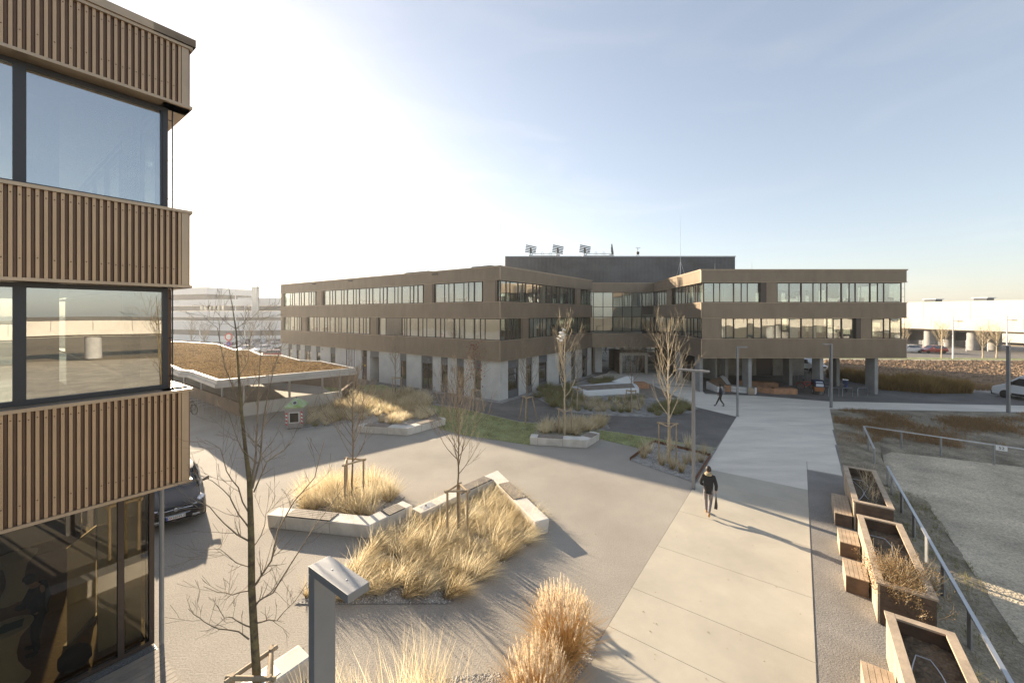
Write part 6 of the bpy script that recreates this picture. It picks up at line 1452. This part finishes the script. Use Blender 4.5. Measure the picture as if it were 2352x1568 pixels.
pose1 = dict(shl=(-.19, .0, 1.42), ell=(-.27, -.02, 1.14), hal=(-.16, .16, 1.0), shr=(.19, .0, 1.42), elr=(.27, -.06, 1.14), har=(.25, .02, .90), hil=(-.10, 0, .88), knl=(-.09, .12, .50), anl=(-.07, .06, .11), tol=(-.07, .23, .04), hir=(.10, 0, .88), knr=(.07, .02, .49), anr=(.04, -.32, .20), tor=(.04, -.26, .045))
M['jk1'] = mat('black jacket', (.016, .017, .020), .85, bump=.3, bscale=25, var=.2, scale=8); M['jn'] = mat('grey jeans', (.22, .20, .20), .85, var=.2, scale=14); M['boot'] = mat('tan boots', (.42, .24, .10), .7); M['beige'] = mat('beige hood', (.34, .29, .18), .9)
p1 = person('person in black jacket and grey trousers walking away with a bag', M['jk1'], M['jn'], M['boot'], M['hair'], pose1, hood=M['beige'])
place(p1, g(1627, 1182) + ZV * .016, R(-30), 1.0)
bgm = MB().add([(-.055, -.16, 0), (.055, -.16, 0), (.055, .16, 0), (-.055, .16, 0), (-.02, -.13, .34), (.02, -.13, .34), (.02, .13, .34), (-.02, .13, .34)], [(3, 2, 1, 0), (4, 5, 6, 7), (0, 1, 5, 4), (1, 2, 6, 5), (2, 3, 7, 6), (3, 0, 4, 7)])
bgm.tube([(0, -.09, .33), (0, -.07, .44), (0, 0, .50), (0, .07, .44), (0, .09, .33)], .01, 5)
o = bgm.build('carry_bag', mat('dark bag', (.03, .028, .032), .6, var=.6, scale=12), None, bevel=.015)
rot = Matrix.Rotation(R(-30), 4, 'Z'); hp = rot @ Vector((.25, .02, 0)); pl_ = g(1627, 1182); o.location = (pl_.x + hp.x, pl_.y + hp.y, .33); o.rotation_euler = (0, 0, R(-30)); tag(o, 'dark shopping bag hanging from the hand of the person in black', 'bag')
pose2 = dict(shl=(-.19, .0, 1.42), ell=(-.27, -.05, 1.14), hal=(-.22, .12, .98), shr=(.19, .0, 1.42), elr=(.26, -.02, 1.14), har=(.20, .14, 1.02), hil=(-.10, 0, .88), knl=(-.08, .16, .52), anl=(-.08, .34, .10), tol=(-.08, .50, .05), hir=(.10, 0, .88), knr=(.09, .0, .48), anr=(.09, -.26, .12), tor=(.09, -.12, .035))
p2 = person('person in dark jacket and olive trousers walking across the forecourt wearing a backpack', mat('navy jacket', (.012, .015, .024), .85), mat('olive trousers', (.045, .042, .022), .85), mat('brown shoes', (.06, .04, .025), .7), mat('black hair', (.006, .006, .006), .6), pose2, skin=mat('deep skin', (.16, .085, .05), .5))
place(p2, g(1655, 933) + ZV * .009, R(62), 1.0)
bp = MB().box(-.15, .15, -.30, -.13, 1.02, 1.46).build('backpack', mat('black white backpack', (.03, .03, .033), .7, c2=(.35, .35, .36), var=.2, scale=5), None, bevel=.05); bp.location = p2.location; bp.rotation_euler = p2.rotation_euler; tag(bp, 'black and grey backpack on the back of the person on the forecourt', 'backpack')
p3 = person('person in dark clothes riding a scooter on the road by the viaduct', M['jk1'], mat('dark trousers', (.02, .022, .03), .85), M['black'], M['hair'], pose2); place(p3, gd(2258, 80) + ZV * .20, R(70))
sco = thing('kick_scooter', gd(2258, 80) + ZV * .05, 'small kick scooter under the rider by the viaduct', 'scooter'); sp0 = gd(2258, 80)
F = lambda x, y, z: Vector((sp0.x - x, sp0.y + y, z + .05)); MB().box(-.35, .35, -.08, .08, .10, .145, F).build('footboard', M['black'], sco)
for x in (-.45, .45): MB().lathe([(.05, -.03), (.1, -.03), (.1, .03), (.05, .03)], 12, tuple(F(x, 0, .1)), 'y').build('wheel', M['tyre'], sco)
MB().tube([F(.45, 0, .1), F(.36, 0, 1.0)], .02, 6).build('steering_post', M['steel'], sco); MB().tube([F(.36, -.2, 1.0), F(.36, .2, 1.0)], .015, 6).build('handlebar', M['black'], sco)
pose4 = dict(shl=(-.19, .05, 1.40), ell=(-.24, .14, 1.14), hal=(-.08, .34, 1.12), shr=(.19, .05, 1.40), elr=(.24, .14, 1.14), har=(.10, .36, 1.10), hil=(-.10, 0, .88), knl=(-.11, .03, .49), anl=(-.13, -.02, .09), tol=(-.15, .16, .04), hir=(.10, 0, .88), knr=(.12, .08, .50), anr=(.14, .14, .09), tor=(.16, .32, .04), chest=(0, .03, 1.31), neck=(0, .08, 1.47), head0=(0, .13, 1.54), head1=(0, .17, 1.62), head2=(0, .18, 1.68))
p4 = person('person in dark suit standing inside the shopfront looking down at their hands', M['jk1'], mat('suit trousers', (.014, .014, .017), .8), M['black'], M['hair'], pose4); place(p4, ut(.95, -13.6, .05), R(115))

# ---------------------------------------------------------------- things inside the shopfront
def bar_table(p, label):
    o = MB().lathe([(.34, 0), (.30, .03), (.17, .35), (.15, .55), (.20, .85), (.37, 1.08), (.38, 1.11), (.0, 1.115)], 28).build('bar_table', M['white_in'], None, smooth=50); o.location = p; tag(o, label, 'table', 'white covered bar tables in the shopfront'); return o
bar_table(ut(.45, -12.95, .05), 'white stretch covered bar table close to the shopfront glass with green folders')
bar_table(ut(.75, -16.6, .05), 'white stretch covered bar table deeper in the shopfront room')
fo = MB()
for k, (x, y, a) in enumerate(((.0, .0, .3), (.1, .08, .8))): fo.box(-.11, .11, -.15, .15, 1.166 + k * .006, 1.171 + k * .006, lambda u, v, z: ut(.45, -12.95) + Vector((x + u * math.cos(a) - v * math.sin(a), y + u * math.sin(a) + v * math.cos(a), z)))
tag(fo.build('folder', mat('green folder', (.02, .13, .10), .5)), 'dark green folder lying on the bar table by the glass', 'folder')
rb_ = thing('rollup_banner', ut(1.6, -13.65, .05), 'white roll-up banner standing behind the shopfront glass', 'banner'); b0, b1_ = ut(1.30, -13.2, .05), ut(1.88, -14.05, .05); f = Fr(b0, b1_, N)
MB().box(.03, f.L - .03, -.004, .004, .13, 2.25, f).build('sheet', M['white_in'], rb_); MB().box(0, f.L, -.06, .06, .05, .13, f).build('base', M['alu'], rb_); MB().box(0, f.L, -.012, .012, 2.25, 2.28, f).build('top_rail', M['alu'], rb_); MB().tube([f(f.L / 2, -.03, .12), f(f.L / 2, -.03, 2.25)], .012, 6).build('pole', M['steel'], rb_)
bagm = MB().lathe([(.20, 0), (.26, .08), (.25, .25), (.15, .36), (.0, .38)], 10); o = bagm.build('shoulder_bag', M['black'], None, smooth=70); o.location = ut(1.35, -12.45, .05); tag(o, 'black bag lying on the parquet just behind the shopfront glass', 'bag')

# ---------------------------------------------------------------- roof equipment
ZR = 15.95
def antenna(px, label, ang=0, tilt=-12):
    c = gd(px, 59.0); root = thing('floodlight_array', (c.x, c.y, ZR), label, 'antenna', 'louvred arrays on the dark hall roof'); h0 = gz(1200, 577, 59).z
    P = lambda x, y, z: c + Vector((x * math.cos(ang) - y * math.sin(ang), x * math.sin(ang) + y * math.cos(ang), z))
    MB().box(-.3, .3, -.3, .3, ZR - .25, ZR + .32, P).build('pedestal', M['alu'], root)
    MB().tube([P(-.1, 0, ZR + .3), P(0, 0, ZR + 1.0)], .07, 6).build('mast', M['black'], root); MB().tube([P(.25, 0, ZR + .3), P(.05, 0, ZR + .9)], .04, 6).build('brace', M['black'], root)
    for k in range(5):
        z = ZR + .62 + k * .24; t = math.tan(R(tilt)); x0 = -.85 + k * .03
        MB().tube([P(x0, -.1, z - x0 * -t * .0 + .15 - t * .0), P(x0 + 1.6, -.1, z + t * 1.6 + .15)], .085, 6).build('louvre', M['panel'], root)
    MB().box(-.12, .12, -.02, .1, ZR + .7, ZR + 1.4, P).build('bracket', M['black'], root)
    MB().tube([P(.3 + .28 * math.cos(q), -.1, ZR + .75 + .24 * math.sin(q)) for q in [k * .6 for k in range(11)]], .025, 5).build('cable', M['black'], root)
antenna(1219, 'louvred array on the hall roof beside the first rail end'); antenna(1281, 'louvred array on the hall roof at the inner end of the first rail'); antenna(1343, 'louvred array at the start of the second roof rail'); antenna(1405, 'louvred array turned edge-on at the end of the second roof rail', R(68), -35)
for a, b, lab in ((1222, 1283, 'double white rail between the first two arrays on the hall roof'), (1345, 1406, 'double white rail between the last two arrays on the hall roof')):
    p, q = gd(a, 58.7), gd(b, 58.7); m = MB()
    for z in (.12, .42): m.tube([p + ZV * (ZR + z), q + ZV * (ZR + z)], .06, 6)
    for s in (.35, .65): c = p.lerp(q, s); m.tube([c + ZV * ZR, c + ZV * (ZR + .6), c + Vector((.15, 0, ZR + .68)), c + Vector((.3, 0, ZR + .6)), c + Vector((.3, 0, ZR))], .04, 5)
    tag(m.build('roof_rail', M['white']), lab, 'rail', 'rails on the hall roof')
c = gd(1465, 59); ws = thing('weather_station', (c.x, c.y, ZR), 'small weather station mast on the dark hall roof', 'weather station')
MB().tube([c + ZV * ZR, c + ZV * (ZR + 1.35)], .04, 6).build('mast', M['black'], ws); MB().box(c.x - .2, c.x + .2, c.y - .1, c.y + .1, ZR + .4, ZR + .75).build('sensor_box', M['black'], ws); MB().tube([c + Vector((-.25, 0, ZR + 1.3)), c + Vector((.35, 0, ZR + 1.3))], .025, 5).build('crossarm', M['black'], ws)
for s in (-1, 1): MB().tube([c + Vector((s * .3, 0, ZR)), c + ZV * (ZR + .5)], .03, 5).build('strut', M['black'], ws)
for x in (-.25, .32): MB().lathe([(.0, -.05), (.06, 0), (0, .05)], 8, (c.x + x, c.y, ZR + 1.36)).build('cup', M['black'], ws)
for x, Y, z0, y1, lab in ((1149, 36, 11.34, 508, 'thin lightning rod on the roof corner of the left block'), (1084, 41, 11.34, 560, 'thin lightning rod beside a roof unit of the left block'), (1563, 46, 11.34, 500, 'braced lightning rod on the wing roof before the dark hall'), (1642, 42, 11.34, 605, 'short white rod on the wing roof'), (1727, 40, 11.34, 600, 'slim lightning rod above the wing parapet')):
    b = gd(x, Y, z0); t_ = gz(x, y1, Y); m = MB().tube([b, b.lerp(t_, .5), t_], [.024, .016, .008], 5)
    if x == 1563:
        for k in range(3): a = k * 2.09; m.tube([b + Vector((math.cos(a) * .7, math.sin(a) * .7, 0)), b + ZV * 2.2], .018, 4)
    tag(m.build('lightning_rod', M['alu']), lab, 'rod', 'lightning rods on the roofs')
# far street lamps, signs, fence by the viaduct
for x, Y, h, lab in ((2174 + 15, 65.5, 7.0, 'white street lamp on the verge beside the roadside tree'), (2313, 64.2, 7.2, 'white street lamp near the scooter rider')):
    p = gd(x, Y); r = thing('street_lamp', p, lab, 'street lamp', 'street lamps by the far road'); MB().tube([p, p + ZV * h], [.11, .07], 8).build('pole', M['white'], r); MB().tube([p + ZV * (h - .7), p + Vector((1.0, 0, h - .75))], .05, 5).build('arm', M['white'], r); MB().box(p.x + .8, p.x + 1.5, p.y - .15, p.y + .15, h - .86, h - .72).build('lamp_head', M['panel'], r)
for x, Y, h, lab in ((459, 82, 5.2, 'curved white lamp post between the parked cars'), (541, 95, 13, 'tall curved street lamp before the white offices'), (562, 90, 10, 'T headed car park mast')):
    p = gd(x, Y); r = thing('street_lamp', p, lab, 'street lamp', 'car park lamps'); MB().tube([p, p + ZV * h], [.14, .08], 8).build('pole', M['white'], r); MB().tube([p + ZV * h, p + Vector((.6, 0, h + .15)), p + Vector((1.5, 0, h))], [.08, .1, .05], 6).build('lamp_head', M['white'], r)
sgn = thing('road_sign', gd(526, 62), 'round red bordered no entry sign with a blue sign below', 'sign'); p = gd(526, 62)
MB().tube([p, p + ZV * 4.2], .04, 6).build('pole', M['steel'], sgn)
for z, rr_, ms in ((3.85, .62, (('signred', 1.0), ('white', .72))), (2.75, .45, (('signred', 1.0), ('platedblue', .78)))):
    for k, (mm_, q) in enumerate(ms): MB().tube([p + Vector((0, -.06 - k * .008, z)), p + Vector((0, -.05 - k * .008, z))], rr_ * q, 24).build('disc', M[mm_], sgn)
fn = thing('mesh_fence', gd(2120, 88), 'galvanised mesh fence with cranked posts under the viaduct', 'fence'); a, b = Vector((66, 80, 0)), Vector((98, 78.0, 0)); f = Fr(a, b, (0, -1))
for k in range(9): s = f.L * k / 8; MB().tube([f(s, 0, .04), f(s, 0, 2.2), f(s, .35, 2.55)], .05, 6).build('post', M['alu'], fn)
for k in range(12): MB().tube([f(0, 0, .25 + k * .17), f(f.L, 0, .25 + k * .17)], .012, 4).build('wire', M['alu'], fn)

# ---------------------------------------------------------------- air
hz_ = MB().box(-420, 420, -140, 420, -1.7, 26).build('haze', []); hz_['kind'] = 'stuff'
tag(hz_, 'thin bright morning haze over the whole site', 'haze')
hm = bpy.data.materials.new('haze'); hm.use_nodes = True; nd = hm.node_tree.nodes
for n_ in list(nd):
    if n_.type != 'OUTPUT_MATERIAL': nd.remove(n_)
pv = nd.new('ShaderNodeVolumePrincipled'); pv.inputs['Color'].default_value = (.98, .97, .95, 1); pv.inputs['Density'].default_value = .00042; pv.inputs['Anisotropy'].default_value = .55
hm.node_tree.links.new(pv.outputs[0], [n_ for n_ in nd if n_.type == 'OUTPUT_MATERIAL'][0].inputs['Volume']); hz_.data.materials.append(hm)
